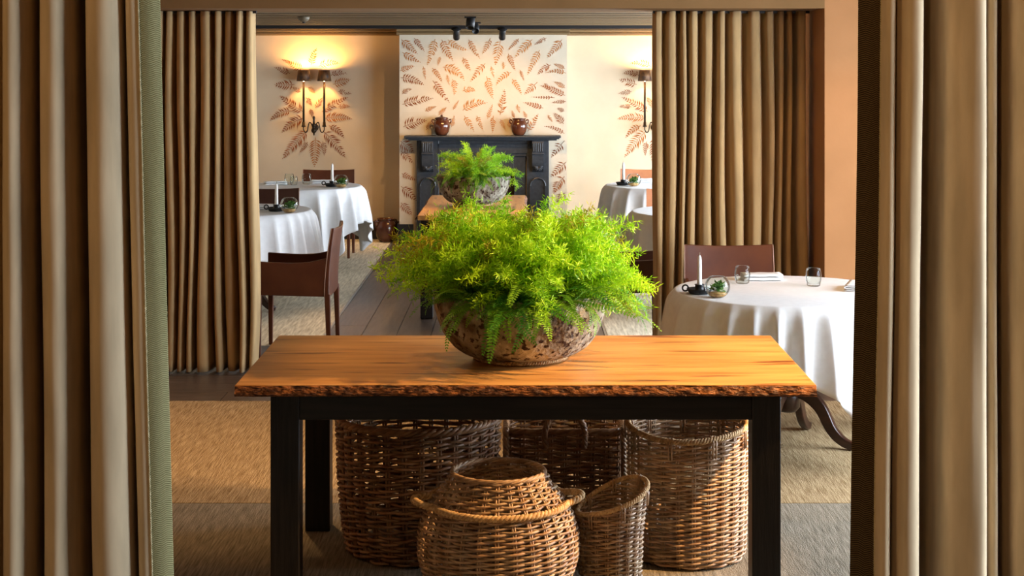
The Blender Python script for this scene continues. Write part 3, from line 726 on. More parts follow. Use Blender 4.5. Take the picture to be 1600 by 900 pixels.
def lerp_prof(tab):
    def f(z):
        if z <= tab[0][0]: return tab[0][1]
        for (z0, r0), (z1, r1) in zip(tab, tab[1:]):
            if z <= z1:
                t = (z - z0) / (z1 - z0); t = t * t * (3 - 2 * t) if len(tab) > 4 else t
                return r0 + (r1 - r0) * t
        return tab[-1][1]
    return f
TINTS = [(1, .95, .9), (.8, .76, .7), (1.15, 1.1, 1.0)]
# big round basket
r = empty('wicker_basket', (-0.39, 6.12, 0.003)); tag(r, 'largest dark round wicker log basket under the left of the table', 'basket', 'baskets under the table')
rf = lambda th: 0.50
pos = weave(r, lerp_prof([(0, .262), (.06, .278), (.25, .298), (.5, .306)]), 30, 0.0112, 0.0060, M['wickerdark'], paired=True, rimfun=rf, jitter=0.0032)
MB().rope(rim_path(pos, rf, 0, .004), 0.016, 4, 0.11, 5, True, TINTS).build('rim', M['wickerdark'], r)
# rectangular basket with hoop handle
r = empty('wicker_basket', (0.175, 6.475, 0.003)); tag(r, 'dark square-cornered wicker basket with a hoop handle at the back', 'basket', 'baskets under the table')
rf = lambda th: 0.40
pos = weave(r, lambda z: 0.96 + 0.1 * z, 28, 0.0108, 0.0056, M['wickerdark'], sq=(0.232, 0.19, 7), paired=True, rimfun=rf, jitter=0.002)
MB().rope(rim_path(pos, rf, 0, .002, 200), 0.013, 4, 0.12, 5, True, TINTS).build('rim', M['wickerdark'], r)
for sx in (-1, 1):
    MB().rope([(sx * 0.232, -0.178 - 0.008, 0.02 + 0.40 * k / 12) for k in range(13)], 0.013, 3, 0.05, 5, tints=TINTS).build('corner_braid', M['wicker'], r)
for sy in (-1, 1):
    path = crom([(-0.075, sy * 0.200, 0.34), (-0.078, sy * 0.206, 0.41), (-0.05, sy * 0.203, 0.465), (0, sy * 0.200, 0.487), (0.05, sy * 0.203, 0.465), (0.078, sy * 0.206, 0.41), (0.075, sy * 0.200, 0.34)], 6)
    MB().rope(path, 0.0125, 4, 0.07, 5, tints=TINTS).build('handle', M['wickerdark'], r)
# tall right basket with rope rim
r = empty('wicker_basket', (0.63, 6.03, 0.003)); tag(r, 'tall straight-sided wicker basket with a pale rope rim on the right', 'basket', 'baskets under the table')
rf = lambda th: 0.478 + 0.012 * math.cos(2 * th + 0.5)
pos = weave(r, lerp_prof([(0, .200), (.03, .212), (.25, .218), (.49, .222)]), 24, 0.0092, 0.0048, M['wicker'], paired=True, rimfun=rf, jitter=0.0012)
MB().rope(rim_path(pos, rf, 0.002, .006), 0.0115, 3, 0.035, 6, True, TINTS).build('rope_rim', M['rope'], r)
for k in range(9):
    th = 2 * PI * k / 9 + 0.15; p = Vector(pos(th, rf(th), 0)); d = Vector((math.cos(th), math.sin(th), 0)); b = MB()
    for q in (-.006, .006):
        tt = Vector((-math.sin(th), math.cos(th), 0)) * q
        b.tube([p + tt - d * .014 + Vector((0, 0, -.055)), p + tt - d * .016 + Vector((0, 0, 0)), p + tt + Vector((0, 0, .018)), p + tt + d * .016 + Vector((0, 0, 0)), p + tt + d * .013 + Vector((0, 0, -.06))], 0.0035, 5, tint=(.9, .85, .8))
    b.build('binding_tie', M['wicker'], r)
# front bulbous basket with rope handles
r = empty('wicker_basket', (-0.076, 5.49, 0.003)); tag(r, 'bellied wicker basket with narrow neck and pale rope handles, frontmost', 'basket', 'baskets under the table')
rf = lambda th: 0.448
pf = lerp_prof([(0, .205), (.07, .243), (.18, .270), (.24, .268), (.30, .252), (.345, .232), (.375, .205), (.42, .172), (.455, .156)])
pos = weave(r, pf, 28, 0.0088, 0.0046, M['wicker'], paired=True, rimfun=rf, jitter=0.0010)
MB().rope(rim_path(pos, rf, 0, .002), 0.0095, 4, 0.12, 5, True, TINTS).build('rim', M['wicker'], r)
ring = []
for k in range(120):
    th = 2 * PI * k / 120; z = 0.352
    rr = pf(z) + 0.011
    for c in (0.12, PI + 0.12):       # loop handles left and right stand away from the belly
        d = abs((th - c + PI) % (2 * PI) - PI)
        if d < 0.30: rr += 0.050 * math.cos(d / 0.30 * PI / 2) ** 0.8; z = 0.352 + 0.010 * math.cos(d / 0.30 * PI / 2)
    ring.append((rr * math.cos(th), rr * math.sin(th), z))
o = MB().rope(ring, 0.0125, 3, 0.046, 6, True, TINTS).build('rope_handle', M['rope'], r); o['label'] = 'pale twisted rope with two loop handles'
# small slanted basket
r = empty('wicker_basket', (0.318, 5.64, 0.003)); tag(r, 'small wicker basket with a slanting rim beside the bellied one', 'basket', 'baskets under the table')
rf = lambda th: 0.315 + 0.050 * math.cos(th - 0.25) + 0.006 * math.sin(th * 2)
pos = weave(r, lerp_prof([(0, .093), (.03, .103), (.2, .108), (.36, .128)]), 18, 0.0084, 0.0043, M['wicker'], paired=True, rimfun=rf, jitter=0.001)
MB().rope(rim_path(pos, rf, 0.002, .004), 0.009, 3, 0.03, 6, True, TINTS).build('rope_rim', M['rope'], r)
for k in range(7):
    th = 2 * PI * k / 7 - 0.4; p = Vector(pos(th, rf(th), 0)); d = Vector((math.cos(th), math.sin(th), 0)); b = MB()
    for q in (-.005, .005):
        tt = Vector((-math.sin(th), math.cos(th), 0)) * q
        b.tube([p + tt - d * .011 + Vector((0, 0, -.04)), p + tt - d * .013, p + tt + Vector((0, 0, .014)), p + tt + d * .013, p + tt + d * .010 + Vector((0, 0, -.045))], 0.003, 5, tint=(1.05, 1, .95))
    b.build('binding_tie', M['wicker'], r)

# ------------------------------------------------------------------ leather chairs (front faces -y)
def make_chair(mat):
    t = empty('leather_chair', (0, 0, 0)); W, D = 0.52, 0.47
    MB().box(-W / 2 + .03, W / 2 - .03, -D / 2 + .005, D / 2 - .04, 0.40, 0.455).build('seat', mat, t, bevel=0.014, seg=3)
    # backrest: curved sheet with thickness
    b = MB(); n, m = 14, 10; vs_ = []
    for side in (0, 1):
        for j in range(m + 1):
            v = j / m; z = 0.385 + v * 0.435
            for i in range(n + 1):
                u = i / n * 2 - 1; x = u * W / 2 * (1 - 0.025 * v); y = D / 2 - 0.03 + 0.055 * v ** 1.6 - 0.020 * u * u * (0.4 + 0.6 * v)
                th = 0.028 * (1 - 0.35 * v); vs_.append((x, y + (th if side else 0) - 0.0, z - (0.010 * (1 - u * u) * v if v > .99 else 0)))
    fs_ = []; K = (n + 1) * (m + 1)
    for j in range(m):
        for i in range(n):
            p = j * (n + 1) + i; fs_.append((p, p + 1, p + n + 2, p + n + 1)); fs_.append((K + p, K + p + n + 1, K + p + n + 2, K + p + 1))
    for i in range(n):
        fs_.append((i, K + i, K + i + 1, i + 1)); q = m * (n + 1) + i; fs_.append((q, q + 1, K + q + 1, K + q))
    for j in range(m):
        p = j * (n + 1); fs_.append((p, p + n + 1, K + p + n + 1, K + p)); p += n; fs_.append((p, K + p, K + p + n + 1, p + n + 1))
    b.add(vs_, fs_); o = b.build('backrest', mat, t, bevel=0.005)
    for sx in (-1, 1):
        MB().tube([(sx * (W / 2 * (1 - .025 * v) - 0.001), D / 2 - 0.03 + 0.055 * v ** 1.6 - 0.020 * (0.4 + 0.6 * v) - .001, 0.385 + v * .434) for v in [k / 10 for k in range(11)]], 0.0032, 5).build('seam', M['seam'], o)
    for sx in (-1, 1):
        x = sx * (W / 2 - 0.018); b = MB(); n = 12; vs_ = []
        for i in range(n + 1):
            u = i / n; y = -D / 2 + u * (D - 0.02); zt = 0.612 - 0.012 * math.sin(PI * u) + 0.02 * max(0, u - .7) / .3; zb = 0.400 - 0.012 * u
            vs_ += [(x - .015, y, zb), (x + .015, y, zb), (x + .012, y, zt), (x - .012, y, zt)]
        fs_ = [(0, 1, 2, 3), (4 * n, 4 * n + 3, 4 * n + 2, 4 * n + 1)]
        for i in range(n):
            p = 4 * i
            for k in range(4): fs_.append((p + k, p + 4 + k, p + 4 + (k + 1) % 4, p + (k + 1) % 4))
        b.add(vs_, fs_).build('arm', mat, t, bevel=0.006)
        for y, yo in ((-D / 2 + .018, 0.0), (D / 2 - .022, 0.012)):
            MB().taper((sx * (W / 2 - .017), y + yo, 0.0035), (sx * (W / 2 - .018), y, 0.405), 0.0125, 0.0175).build('leg', mat, t, bevel=0.004)
    return t
def place(t, x, y, rz, label, z=0.0, mat=None, group='leather dining chairs'):
    t.location = (x, y, z); t.rotation_euler = (0, 0, rz); tag(t, label, 'chair', group)
c0 = make_chair(M['leather']); cd = make_chair(M['leatherdk']); ct = make_chair(M['leathertan'])
place(c0, 1.19, 8.90, 0.0, 'brown leather chair behind the nearest round table')
place(copy_tree(c0), -1.425, 10.29, -PI / 2, 'brown leather armchair seen from the side next to the plank aisle')
place(cd, 0.675, 10.40, PI / 2, 'dark leather armchair half hidden by the near fern')
place(copy_tree(c0), -1.875, 15.42, 0.0, 'brown leather chair below the left wall sconce at the farther left table')
place(copy_tree(cd), -2.09, 13.05, 0.0, 'dark leather chair between the two left round tables')
place(ct, 1.24, 15.50, 0.0, 'tan leather chair at the farther right table by the far wall')
place(copy_tree(ct), 1.295, 12.98, 0.0, 'tan leather chair between the two right round tables, mostly behind the curtain')

# ------------------------------------------------------------------ round tables and cloths
TZ = 0.742
def make_round_table():
    t = empty('round_table', (0, 0, 0))
    MB().lathe([(0.05, TZ - .03), (0.535, TZ - .03), (0.543, TZ - .015), (0.535, TZ), (0.02, TZ)], 64).build('table_top', M['mahogany'], t, smooth=False)
    MB().lathe([(0.045, 0.16), (0.062, 0.18), (0.065, 0.24), (0.045, 0.30), (0.05, 0.42), (0.06, 0.5), (0.04, 0.58), (0.06, 0.66), (0.12, TZ - .03)], 28).build('pedestal', M['mahogany'], t)
    for k in range(4):
        a = math.radians(-28 + 90 * k); path = crom([(0.03, 0, 0.27), (0.10, 0, 0.25), (0.17, 0, 0.19), (0.225, 0, 0.09), (0.28, 0, 0.040), (0.335, 0, 0.022)], 5)
        b = MB(); n = len(path); vs_ = []; fs_ = []
        for i, p in enumerate(path):
            u = i / (n - 1); d = (path[min(n - 1, i + 1)] - path[max(0, i - 1)]).normalized(); up = Vector((-d.z, 0, d.x)); h = 0.036 - 0.018 * u; wd = 0.022 - 0.004 * u
            for (s, q) in ((-1, -1), (1, -1), (1, 1), (-1, 1)):
                v = p + up * (q * h) + Vector((0, s * wd, 0)); v.z = max(v.z, 0.0035)
                vs_.append((v.x * math.cos(a) - v.y * math.sin(a), v.x * math.sin(a) + v.y * math.cos(a), v.z))
        for i in range(n - 1):
            p = 4 * i
            for q in range(4): fs_.append((p + q, p + (q + 1) % 4, p + 4 + (q + 1) % 4, p + 4 + q))
        fs_ += [(3, 2, 1, 0), tuple(4 * (n - 1) + q for q in range(4))]
        b.add(vs_, fs_).build('foot', M['mahogany'], t, bevel=0.006)
    return t
def cloth(label, x, y, R, half, rot, seed, group):
    rnd = random.Random(seed); nth = 240; b = MB(); z0 = TZ + 0.0045
    rings = [0.0, 0.2, 0.4, 0.52, R - 0.008, R]
    nf = 13; ph = rnd.uniform(0, 6.28); a2 = rnd.uniform(0, 6.28)
    hang = [k / 16 for k in range(1, 17)]
    rows = []
    for r in rings[1:]:
        rows.append([(r * math.cos(2 * PI * k / nth), r * math.sin(2 * PI * k / nth), z0 - (0.0025 if r == R else 0)) for k in range(nth)])
    for v in hang:
        row = []
        for k in range(nth):
            th = 2 * PI * k / nth; q = th - rot
            L = half / max(abs(math.cos(q)), abs(math.sin(q)), 0.735) - R
            L = min(L, z0 - 0.03) * (1 + 0.03 * math.sin(5 * th + a2))
            cor = abs(math.sin(2 * q)) ** 2
            w = math.cos(nf * th + ph + 1.2 * math.sin(3 * th + a2)); w = (1 - 2 * abs(w) ** 0.8 * (0.7 + 0.3 * math.sin(4 * th + ph)))
            d = v * L
            am = (0.040 + 0.030 * cor) * min(1, d / 0.30) ** 0.62
            r = R + 0.006 + 0.10 * d + am * max(w, -0.62 if d < 0.12 else -1) + 0.020 * min(1, d / .05)
            row.append((r * math.cos(th + 0.02 * w * v), r * math.sin(th + 0.02 * w * v), z0 - 0.004 - d + 0.004 * w * v))
        rows.append(row)
    vs_ = [(0, 0, z0)]; fs_ = []
    for row in rows: vs_ += row
    for k in range(nth): fs_.append((0, 1 + k, 1 + (k + 1) % nth))
    for i in range(len(rows) - 1):
        p = 1 + i * nth
        for k in range(nth):
            l = (k + 1) % nth; fs_.append((p + k, p + nth + k, p + nth + l, p + l))
    o = b.add(vs_, fs_).build('tablecloth', M['cloth'], None, (x, y, 0), solid=0.002); tag(o, label, 'tablecloth', group)
rt = make_round_table()
TABLES = [(1.30, 7.80, 'nearest pedestal table with curved dark feet under a white cloth', 'white cloth on the nearest round table beside the slab table', math.radians(-17)),
          (-2.13, 12.1, 'round table of the far room beside the left gold curtain', 'white cloth on the nearer left table of the far room', math.radians(20)),
          (-1.99, 14.5, 'round table below the left wall sconce', 'white cloth on the farther left table below the sconce', math.radians(-12)),
          (1.325, 14.6, 'round table by the far wall on the right', 'white cloth on the farther right table with a candle', math.radians(5)),
          (1.385, 12.0, 'round table of the far room beside the right gold curtain', 'white cloth on the nearer right table, cut off by the curtain', math.radians(10))]
for i, (x, y, la, lb, ro) in enumerate(TABLES):
    t = rt if i == 0 else copy_tree(rt)
    t.location = (x, y, 0); tag(t, la, 'table', 'round dining tables')
    cloth(lb, x, y, 0.548, 0.86, ro, 40 + i, 'white tablecloths')

# ------------------------------------------------------------------ table settings
TT = TZ + 0.0058
def make_holder():
    t = empty('candle_holder')
    MB().lathe([(0.030, 0), (0.048, 0.002), (0.060, 0.020), (0.062, 0.026), (0.058, 0.026), (0.046, 0.010), (0.024, 0.010), (0.021, 0.040), (0.024, 0.046), (0.016, 0.046), (0.014, 0.012), (0.001, 0.011)], 32).build('dish', M['black'], t)
    path = [(-0.058 - 0.010 + 0.014 * math.cos(2 * PI * k / 20), 0, 0.028 + 0.014 * math.sin(2 * PI * k / 20)) for k in range(20)]
    MB().tube(path, 0.0045, 6, True).build('ring_handle', M['black'], t)
    return t
def make_candle():
    t = empty('candle')
    MB().lathe([(0.0115, 0), (0.0122, 0.01), (0.0100, 0.150), (0.0085, 0.163), (0.004, 0.173)], 20).build('wax', M['wax'], t)
    MB().tube([(0, 0, 0.171), (0.001, 0, 0.181), (0.002, 0, 0.187)], 0.0014, 5).build('wick', M['wick'], t)
    return t
def make_terrarium():
    t = empty('glass_bowl'); R = 0.060; pr = []
    for k in range(17):
        a = -PI / 2 + 0.42 + (PI - 0.42 - 0.62) * k / 16; pr.append((R * math.cos(a), R * 0.96 + R * 0.96 * math.sin(a)))
    base = pr[0][1]; pr = [(r, z - base + 0.001) for r, z in pr]
    inner = [(r - 0.003, z + (0.003 if i < 4 else 0)) for i, (r, z) in enumerate(pr)][::-1]
    b = MB().lathe(pr + inner, 32); b.f = b.f[:-2] + [b.f[-2], b.f[-1]]
    b.build('globe', M['glass'], t)
    rnd = random.Random(3); b = MB()
    b.lathe([(0.005, 0.006), (0.030, 0.006), (0.043, 0.016), (0.046, 0.022), (0.03, 0.027), (0.004, 0.028)], 20).build('pebbles', M['pebble'], t)
    b = MB()
    for k in range(60):
        a = rnd.uniform(0, 6.28); e = rnd.uniform(-.1, .9); d = Vector((math.cos(a) * math.cos(e), math.sin(a) * math.cos(e), math.sin(e))); p = Vector((rnd.uniform(-.02, .02), rnd.uniform(-.02, .02), .030 + rnd.uniform(0, .035)))
        s = d.cross(Vector((0, 0, 1))).normalized() * 0.012; L = rnd.uniform(.018, .034); q = p + d * L
        if math.hypot(q.x, q.y) > .05: q *= .8
        n_ = d.cross(s).normalized() * .003
        b.add([p, p.lerp(q, .5) + s + n_, q, p.lerp(q, .5) - s + n_], [(0, 1, 2, 3)])
    b.build('foliage', M['sprig'], t, smooth=False, solid=0.0012)
    return t
def make_tumbler():
    t = empty('glass_tumbler')
    o = [(0.026, 0), (0.033, 0.004), (0.0385, 0.030), (0.040, 0.05), (0.037, 0.075), (0.0335, 0.088)]
    i = [(0.0320, 0.088), (0.0355, 0.075), (0.0383, 0.05), (0.0365, 0.030), (0.030, 0.012), (0.002, 0.010)]
    MB().lathe(o + i, 28).build('tumbler_wall', M['glass'], t)
    return t
def make_napkin(w=0.20, d=0.11):
    t = MB(); pts = []
    prof = crom([(d / 2, 0, 0.004), (-d / 2 + .01, 0, 0.004), (-d / 2, 0, 0.009), (-d / 2 + .01, 0, 0.014), (d / 2 - .012, 0, 0.013), (d / 2 - .004, 0, 0.018), (d / 2 - .014, 0, 0.023), (-d / 2 + .016, 0, 0.022), (-d / 2 + .008, 0, 0.027), (-d / 2 + .02, 0, 0.031), (d / 2 - .006, 0, 0.030)], 4)
    n = len(prof); nx = 10
    for i in range(nx + 1):
        x = -w / 2 + w * i / nx
        for p in prof: t.v.append((x, p.x, p.z + 0.0008 * math.sin(i * 1.3 + p.x * 30))); t.t.append(None)
    for i in range(nx):
        for k in range(n - 1): q = i * n + k; t.f.append((q, q + 1, q + n + 1, q + n))
    return t.build('napkin', M['cloth'], None, solid=0.004)
H0, K0, G0, U0, N0 = make_holder(), make_candle(), make_terrarium(), make_tumbler(), make_napkin()
used = set()
def put(proto, px, py, label, cat, group, rz=0.0, z=None, y=None, s=1.0):
    """stand a thing on the table-top plane under the photograph's pixel"""
    zz = TT if z is None else z
    Y = (EYE - TT) * F / (py - HY) if y is None else y
    o = proto if proto.name not in used else copy_tree(proto); used.add(proto.name)
    o.location = ((px - HX) * Y / F, Y, zz); o.rotation_euler = (0, 0, rz); o.scale = (s, s, s)
    tag(o, label, cat, group); return o
def setting(px, py, bx, by, where, flip=PI, s=1.0):
    h = put(H0, px, py, 'black candlestick dish ' + where, 'candle holder', 'candle holders', rz=flip, s=s)
    c = put(K0, px, py, 'white candle standing in the dish ' + where, 'candle', 'white candles', z=TT + 0.0115 * s, y=h.location.y, s=s)
    g = put(G0, bx, by, 'round glass bowl of greenery ' + where, 'glass bowl', 'terrarium bowls', s=s, y=h.location.y - 0.125)
setting(1093, 459, 1121, 464, 'on the nearest round table', 0.0)
setting(432, 330, 452, 328.5, 'on the nearer left table', 0.0, s=1.12)
setting(519, 291.5, 533, 290.5, 'on the farther left table', 0.0, s=1.12)
setting(974, 289.5, 990, 290, 'on the farther right table', PI, s=1.12)
put(U0, 1160, 443, 'clear tumbler before the leather chair on the nearest table', 'glass', 'glass tumblers')
put(U0, 1271, 447, 'clear tumbler by the right napkin on the nearest table', 'glass', 'glass tumblers')
put(U0, 479, 288, 'clear tumbler below the sconce beside the napkin', 'glass', 'glass tumblers', s=1.1)
put(U0, 452, 288, 'clear tumbler on the left of the farther left table', 'glass', 'glass tumblers', s=1.1)
put(U0, 459, 289, 'small clear glass right of the leftmost tumbler on the farther left table', 'glass', 'glass tumblers', s=0.9)
put(N0, 1190, 437, 'folded white napkin before the leather chair on the nearest table', 'napkin', 'napkins', 0.05)
put(N0, 1340, 452, 'folded white napkin at the right end of the nearest table', 'napkin', 'napkins', 1.25)
put(N0, 504, 286.5, 'folded white napkin below the sconce on the farther left table', 'napkin', 'napkins', 0.05)
put(N0, 430, 288.5, 'folded white napkin at the left of the farther left table', 'napkin', 'napkins', 0.3)
put(N0, 410, 327, 'folded white napkin on the nearer left table beside the curtain', 'napkin', 'napkins', 0.05)
put(N0, 1002, 284.5, 'folded white napkin on the farther right table', 'napkin', 'napkins', 0.1)

# ------------------------------------------------------------------ fireplace
FX = -0.385
fp = empty('fireplace', (FX, BY, 0)); tag(fp, 'black cast iron fireplace with fluted corbels and a mantel shelf', 'fireplace')
SH = 1.118
b = MB(); b.box(-0.80, 0.80, -0.20, 0.0, SH - .022, SH).box(-0.785, 0.785, -0.185, 0.0, SH - .036, SH - .022).box(-0.76, 0.76, -0.16, 0.0, SH - .05, SH - .036)
b.build('mantel_shelf', M['iron'], fp, smooth=False, bevel=0.006)
MB().box(-0.49, 0.49, -0.055, 0.0, 0.90, SH - .05).build('frieze', M['iron'], fp, smooth=False, bevel=0.004)
MB().box(-0.46, 0.46, -0.070, -0.055, 0.93, 1.03).build('frieze_panel', M['iron'], fp, smooth=False, bevel=0.006)
MB().box(-0.32, 0.32, -0.012, 0.0, 0.0, 0.74).build('firebox_back', M['dark'], fp, smooth=False)
b = MB(); b.box(-0.44, -0.32, -0.04, 0, 0, 0.90).box(0.32, 0.44, -0.04, 0, 0, 0.90).box(-0.32, 0.32, -0.04, 0, 0.74, 0.90)
b.build('inner_surround', M['iron'], fp, smooth=False, bevel=0.004)
b = MB()
for k in range(9): b.box(-0.24 + 0.06 * k - .006, -0.24 + 0.06 * k + .006, -0.075, -0.06, 0.08, 0.30)
b.box(-0.27, 0.27, -0.08, -0.055, 0.30, 0.32).box(-0.27, 0.27, -0.08, -0.055, 0.06, 0.08)
b.box(-0.27, -0.25, -0.06, -0.012, 0.0, 0.08).box(0.25, 0.27, -0.06, -0.012, 0.0, 0.08).build('fire_grate', M['iron'], fp, smooth=False)
for s in (-1, 1):
    cx = s * 0.565
    p = MB().box(cx - .115, cx + .115, -0.065, 0, 0, SH - .05).build('pilaster', M['iron'], fp, smooth=False, bevel=0.005)
    b = MB(); b.box(cx - .085, cx - .070, -0.080, -0.065, 0.14, 0.60).box(cx + .070, cx + .085, -0.080, -0.065, 0.14, 0.60).box(cx - .07, cx + .07, -0.080, -0.065, 0.14, 0.155)
    arc = [(cx + 0.0775 * math.cos(PI * k / 14), -0.072, 0.60 + 0.0775 * math.sin(PI * k / 14)) for k in range(15)]
    b.tube(arc, 0.009, 6).build('arched_moulding', M['iron'], p, smooth=False)
    MB().box(cx - .10, cx + .10, -0.085, -0.065, 0, 0.12).build('plinth_block', M['iron'], p, smooth=False, bevel=0.004)
    # corbel: scrolled profile extruded across x
    pr = crom([(-.065, 1.066, 0), (-.150, 1.066, 0), (-.150, 0.94, 0), (-.142, 0.92, 0), (-.135, 0.84, 0), (-.120, 0.79, 0), (-.095, 0.755, 0), (-.065, 0.74, 0)], 4)
    b = MB(); n = len(pr); vs_ = [(cx - .058, q.x, q.y) for q in pr] + [(cx + .058, q.x, q.y) for q in pr]
    fs_ = [tuple(range(n)), tuple(range(2 * n - 1, n - 1, -1))] + [(k, n + k, n + k + 1, k + 1) for k in range(n - 1)] + [(0, n - 1, 2 * n - 1, n)]
    cb = b.add(vs_, fs_).build('corbel', M['iron'], fp, smooth=False)
    for k in range(5):
        x = cx - .044 + .022 * k; MB().box(x - .006, x + .006, -0.160, -0.149, 0.955, 1.045).build('flute', M['iron'], cb, smooth=False, bevel=0.003)
    MB().box(cx - .062, cx + .062, -0.158, -0.13, 0.925, 0.940).build('fillet', M['iron'], cb, smooth=False, bevel=0.003)
    b = MB()
    for k in range(9):
        a = PI + PI * k / 8; b.tube([(cx, -0.128, 0.80), (cx + 0.026 * math.cos(a), -0.135, 0.80 + 0.026 * math.sin(a)), (cx + 0.050 * math.cos(a), -0.122, 0.80 + 0.050 * math.sin(a))], [0.003, 0.006, 0.0075], 6)
    b.build('shell_ornament', M['iron'], cb)
MB().box(-0.68, 0.68, -0.45, -0.001, 0.0035, 0.03).build('hearth_slab', M['skirting'], fp, smooth=False, bevel=0.004)

# brown jugs
def make_jug():
    t = empty('stoneware_jug')
    MB().lathe([(0.040, 0), (0.052, 0.004), (0.072, 0.035), (0.085, 0.080), (0.086, 0.105), (0.074, 0.140), (0.062, 0.155), (0.062, 0.160), (0.070, 0.168), (0.070, 0.174), (0.060, 0.174), (0.054, 0.158), (0.064, 0.12), (0.02, 0.02)], 36).build('body', M['jug'], t)
    for s in (-1, 1):
        MB().tube(crom([(s * .068, 0, .150), (s * .088, 0, .160), (s * .096, 0, .148), (s * .090, 0, .128), (s * .078, 0, .122)], 4), 0.0075, 7).build('handle', M['jug'], t)
    return t
j = make_jug(); j.scale = (1.02,) * 3
j.location = (at(690, 0, 16.40)[0], 16.40, SH + .001); tag(j, 'lidded brown glazed jug on the left of the mantel', 'jug', 'brown stoneware jugs')
k = MB().lathe([(0.066, 0.174), (0.060, 0.180), (0.02, 0.188), (0.010, 0.192), (0.013, 0.202), (0.004, 0.206)], 24).build('lid', M['jug'], j)
j2 = make_jug(); j2.location = (at(811, 0, 16.40)[0], 16.40, SH + .001); tag(j2, 'open brown glazed jug on the right of the mantel', 'jug', 'brown stoneware jugs')
j3 = make_jug(); j3.scale = (1.32, 1.32, 1.40); j3.location = (at(602, 0, 16.55)[0], 16.62, 0.0035); j3.rotation_euler = (0, 0, 0.6); tag(j3, 'large brown glazed jug on the floor left of the fireplace', 'jug', 'brown stoneware jugs')

# ------------------------------------------------------------------ wall sconces
def make_sconce(x, label):
    t = empty('wall_sconce', (x, YB, 0)); tag(t, label, 'sconce', 'twin wall sconces')
    q = YB / F; Zp = lambda py: EYE - (py - HY) * q; y = -0.13
    MB().lathe([(0.004, 0), (0.030, 0.0), (0.036, 0.008), (0.024, 0.018), (0.012, 0.022)], 24).build('wall_plate', M['bronze'], t, (0, -0.001, Zp(199)), rot=(PI / 2, 0, 0))
    MB().tube([(0, -0.015, Zp(199)), (0, y, Zp(199))], 0.009, 8).build('wall_arm', M['bronze'], t)
    MB().lathe([(0.002, Zp(211)), (0.008, Zp(210)), (0.010, Zp(207.5)), (0.026, Zp(205)), (0.030, Zp(203)), (0.024, Zp(200)), (0.012, Zp(198.5)), (0.022, Zp(197)), (0.024, Zp(194)), (0.012, Zp(192)), (0.010, Zp(187)), (0.015, Zp(184)), (0.012, Zp(182)), (0.003, Zp(180))], 20, 0, y).build('baluster', M['bronze'], t)
    for s in (-1, 1):
        xs = s * 0.108
        MB().tube(crom([(s * .012, y, Zp(199)), (s * .030, y, Zp(192)), (s * .048, y, Zp(191)), (s * .060, y, Zp(197)), (s * .070, y, Zp(204)), (s * .090, y, Zp(206)), (xs, y, Zp(202)), (xs, y, Zp(197))], 5), 0.0060, 7).build('scroll_arm', M['bronze'], t)
        MB().lathe([(0.006, Zp(198)), (0.022, Zp(197)), (0.024, Zp(196)), (0.017, Zp(195.4)), (0.014, Zp(190)), (0.012, Zp(189.8))], 18, xs, y).build('drip_cup', M['bronze'], t)
        MB().tube([(xs, y, Zp(194)), (xs, y, Zp(128))], 0.0115, 10).build('candle_tube', M['bronze'], t)
        zb, zt = Zp(126.5), Zp(109.5)
        n = 28; b = MB(); vs_ = []
        for (r0, z) in ((0.073, zb), (0.056, zt)):
            vs_ += [(xs + r0 * math.cos(2 * PI * k / n), y + r0 * math.sin(2 * PI * k / n), z) for k in range(n)]
        b.add(vs_, [(k, (k + 1) % n, n + (k + 1) % n, n + k) for k in range(n)])
        sh = b.build('lamp_shade', M['shade'], t, solid=0.003)
        MB().lathe([(0.006, 0), (0.012, 0.01), (0.016, 0.03), (0.012, 0.046), (0.004, 0.056)], 14, xs, y, Zp(127)).build('bulb', M['bulb'], t)
        for zz in (Zp(112.5), ):
            lamp('sconce_light', 'POINT', (x + xs, YB + y, zz), 24.0, (1.0, 0.53, 0.15), size=0.018)
make_sconce(SCX[0], 'bronze twin-shade wall sconce left of the fireplace')
make_sconce(SCX[1], 'bronze twin-shade wall sconce right of the fireplace, half behind the curtain')

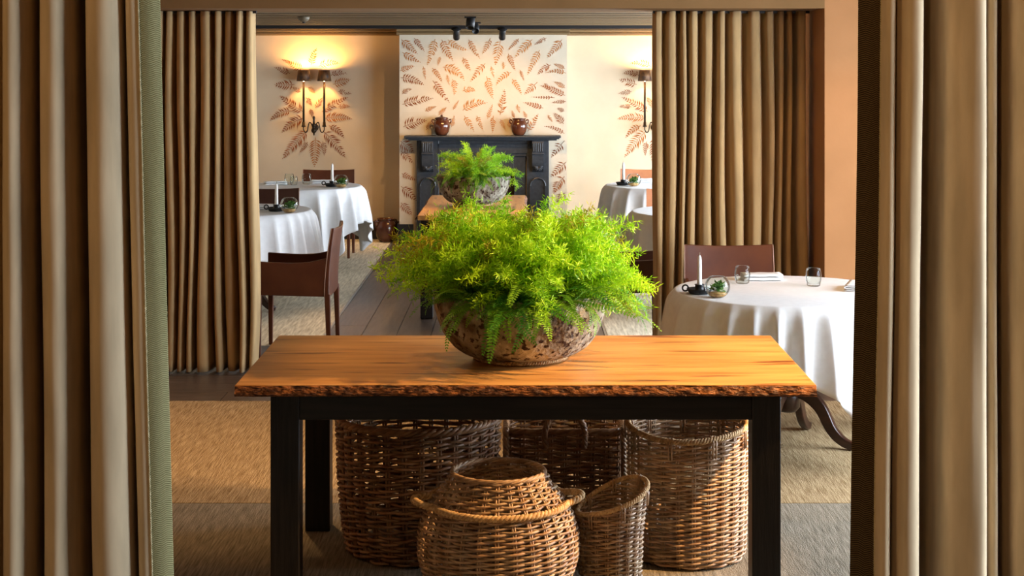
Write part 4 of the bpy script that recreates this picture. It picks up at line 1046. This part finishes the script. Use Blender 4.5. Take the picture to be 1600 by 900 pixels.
# ------------------------------------------------------------------ ceiling track and spotlights, smoke detector
tr = MB().box(XL + .05, XR - .05, 15.08, 15.12, CZ - .034, CZ - 0.001).build('lighting_track', M['black'], None, smooth=False); tag(tr, 'black lighting track running across the slatted ceiling', 'track')
def spot_head(px, py, Y, ztop, aim, label, power, ln=0.13, rad=0.032, lit=False, ang=55):
    x, zc = at(px, py, Y); t = empty('spotlight', (x, Y, zc)); tag(t, label, 'spotlight', 'ceiling spotlights')
    d = (Vector(aim) - Vector((x, Y, zc))).normalized(); q = d.to_track_quat('-Z', 'Y').to_euler()
    MB().box(-.045, .045, -.02, .02, ztop - zc - .012, ztop - zc - .0005).build('mount', M['black'], t, smooth=False)
    MB().tube([(0, 0, ztop - zc - .012), (0, 0, 0)], 0.008, 8).build('stem', M['black'], t)
    c = MB().lathe([(rad * .9, ln / 2), (rad, ln / 2 - .004), (rad, -ln / 2), (rad * .86, -ln / 2), (rad * .86, -ln / 2 + .02), (0.002, -ln / 2 + .021)], 24).build('housing', M['black'], t); c.rotation_euler = q
    l = MB().lathe([(0.002, -ln / 2 + .0225), (rad * .84, -ln / 2 + .0225), (rad * .84, -ln / 2 + .0235), (0.002, -ln / 2 + .0235)], 20).build('lens', M['lens'] if lit else M['strip'], c)
    if power: lamp('spotlight_beam', 'SPOT', Vector((x, Y, zc)) + d * (ln / 2 + .005), power, (1.0, 0.54, 0.17), target=aim, angle=ang, blend=.8, size=0.02)
TK = CZ - 0.034
spot_head(713, 52.5, 15.1, TK, (-0.62, 16.5, 1.05), 'small black spotlight on the left of the track', 50, ang=85)
spot_head(785, 52.5, 15.1, TK, (-0.25, 16.5, 1.05), 'small black spotlight on the right of the track', 50, ang=85)
spot_head(735, 36, 12.3, CZ, (-0.5, 11.6, 0.8), 'large black spotlight in the centre hanging lowest from the ceiling', 90, ln=0.085, rad=0.034, ang=70)
spot_head(743, 44.5, 14.0, CZ, (-0.36, 12.35, 0.9), 'black spotlight with a lit lens behind the central one', 70, ln=0.08, rad=0.032, lit=True, ang=60)
x, z = at(474.5, 26, 12.3)
dt = empty('smoke_detector', (x, 12.3, CZ)); tag(dt, 'small round smoke detector on the slatted ceiling', 'smoke detector')
MB().lathe([(0.046, 0), (0.046, -0.012), (0.038, -0.030), (0.022, -0.040), (0.002, -0.042)], 24).build('housing', M['detector'], dt)
MB().lathe([(0.012, -0.0415), (0.012, -0.050), (0.002, -0.052)], 12).build('sensor', M['black'], dt)
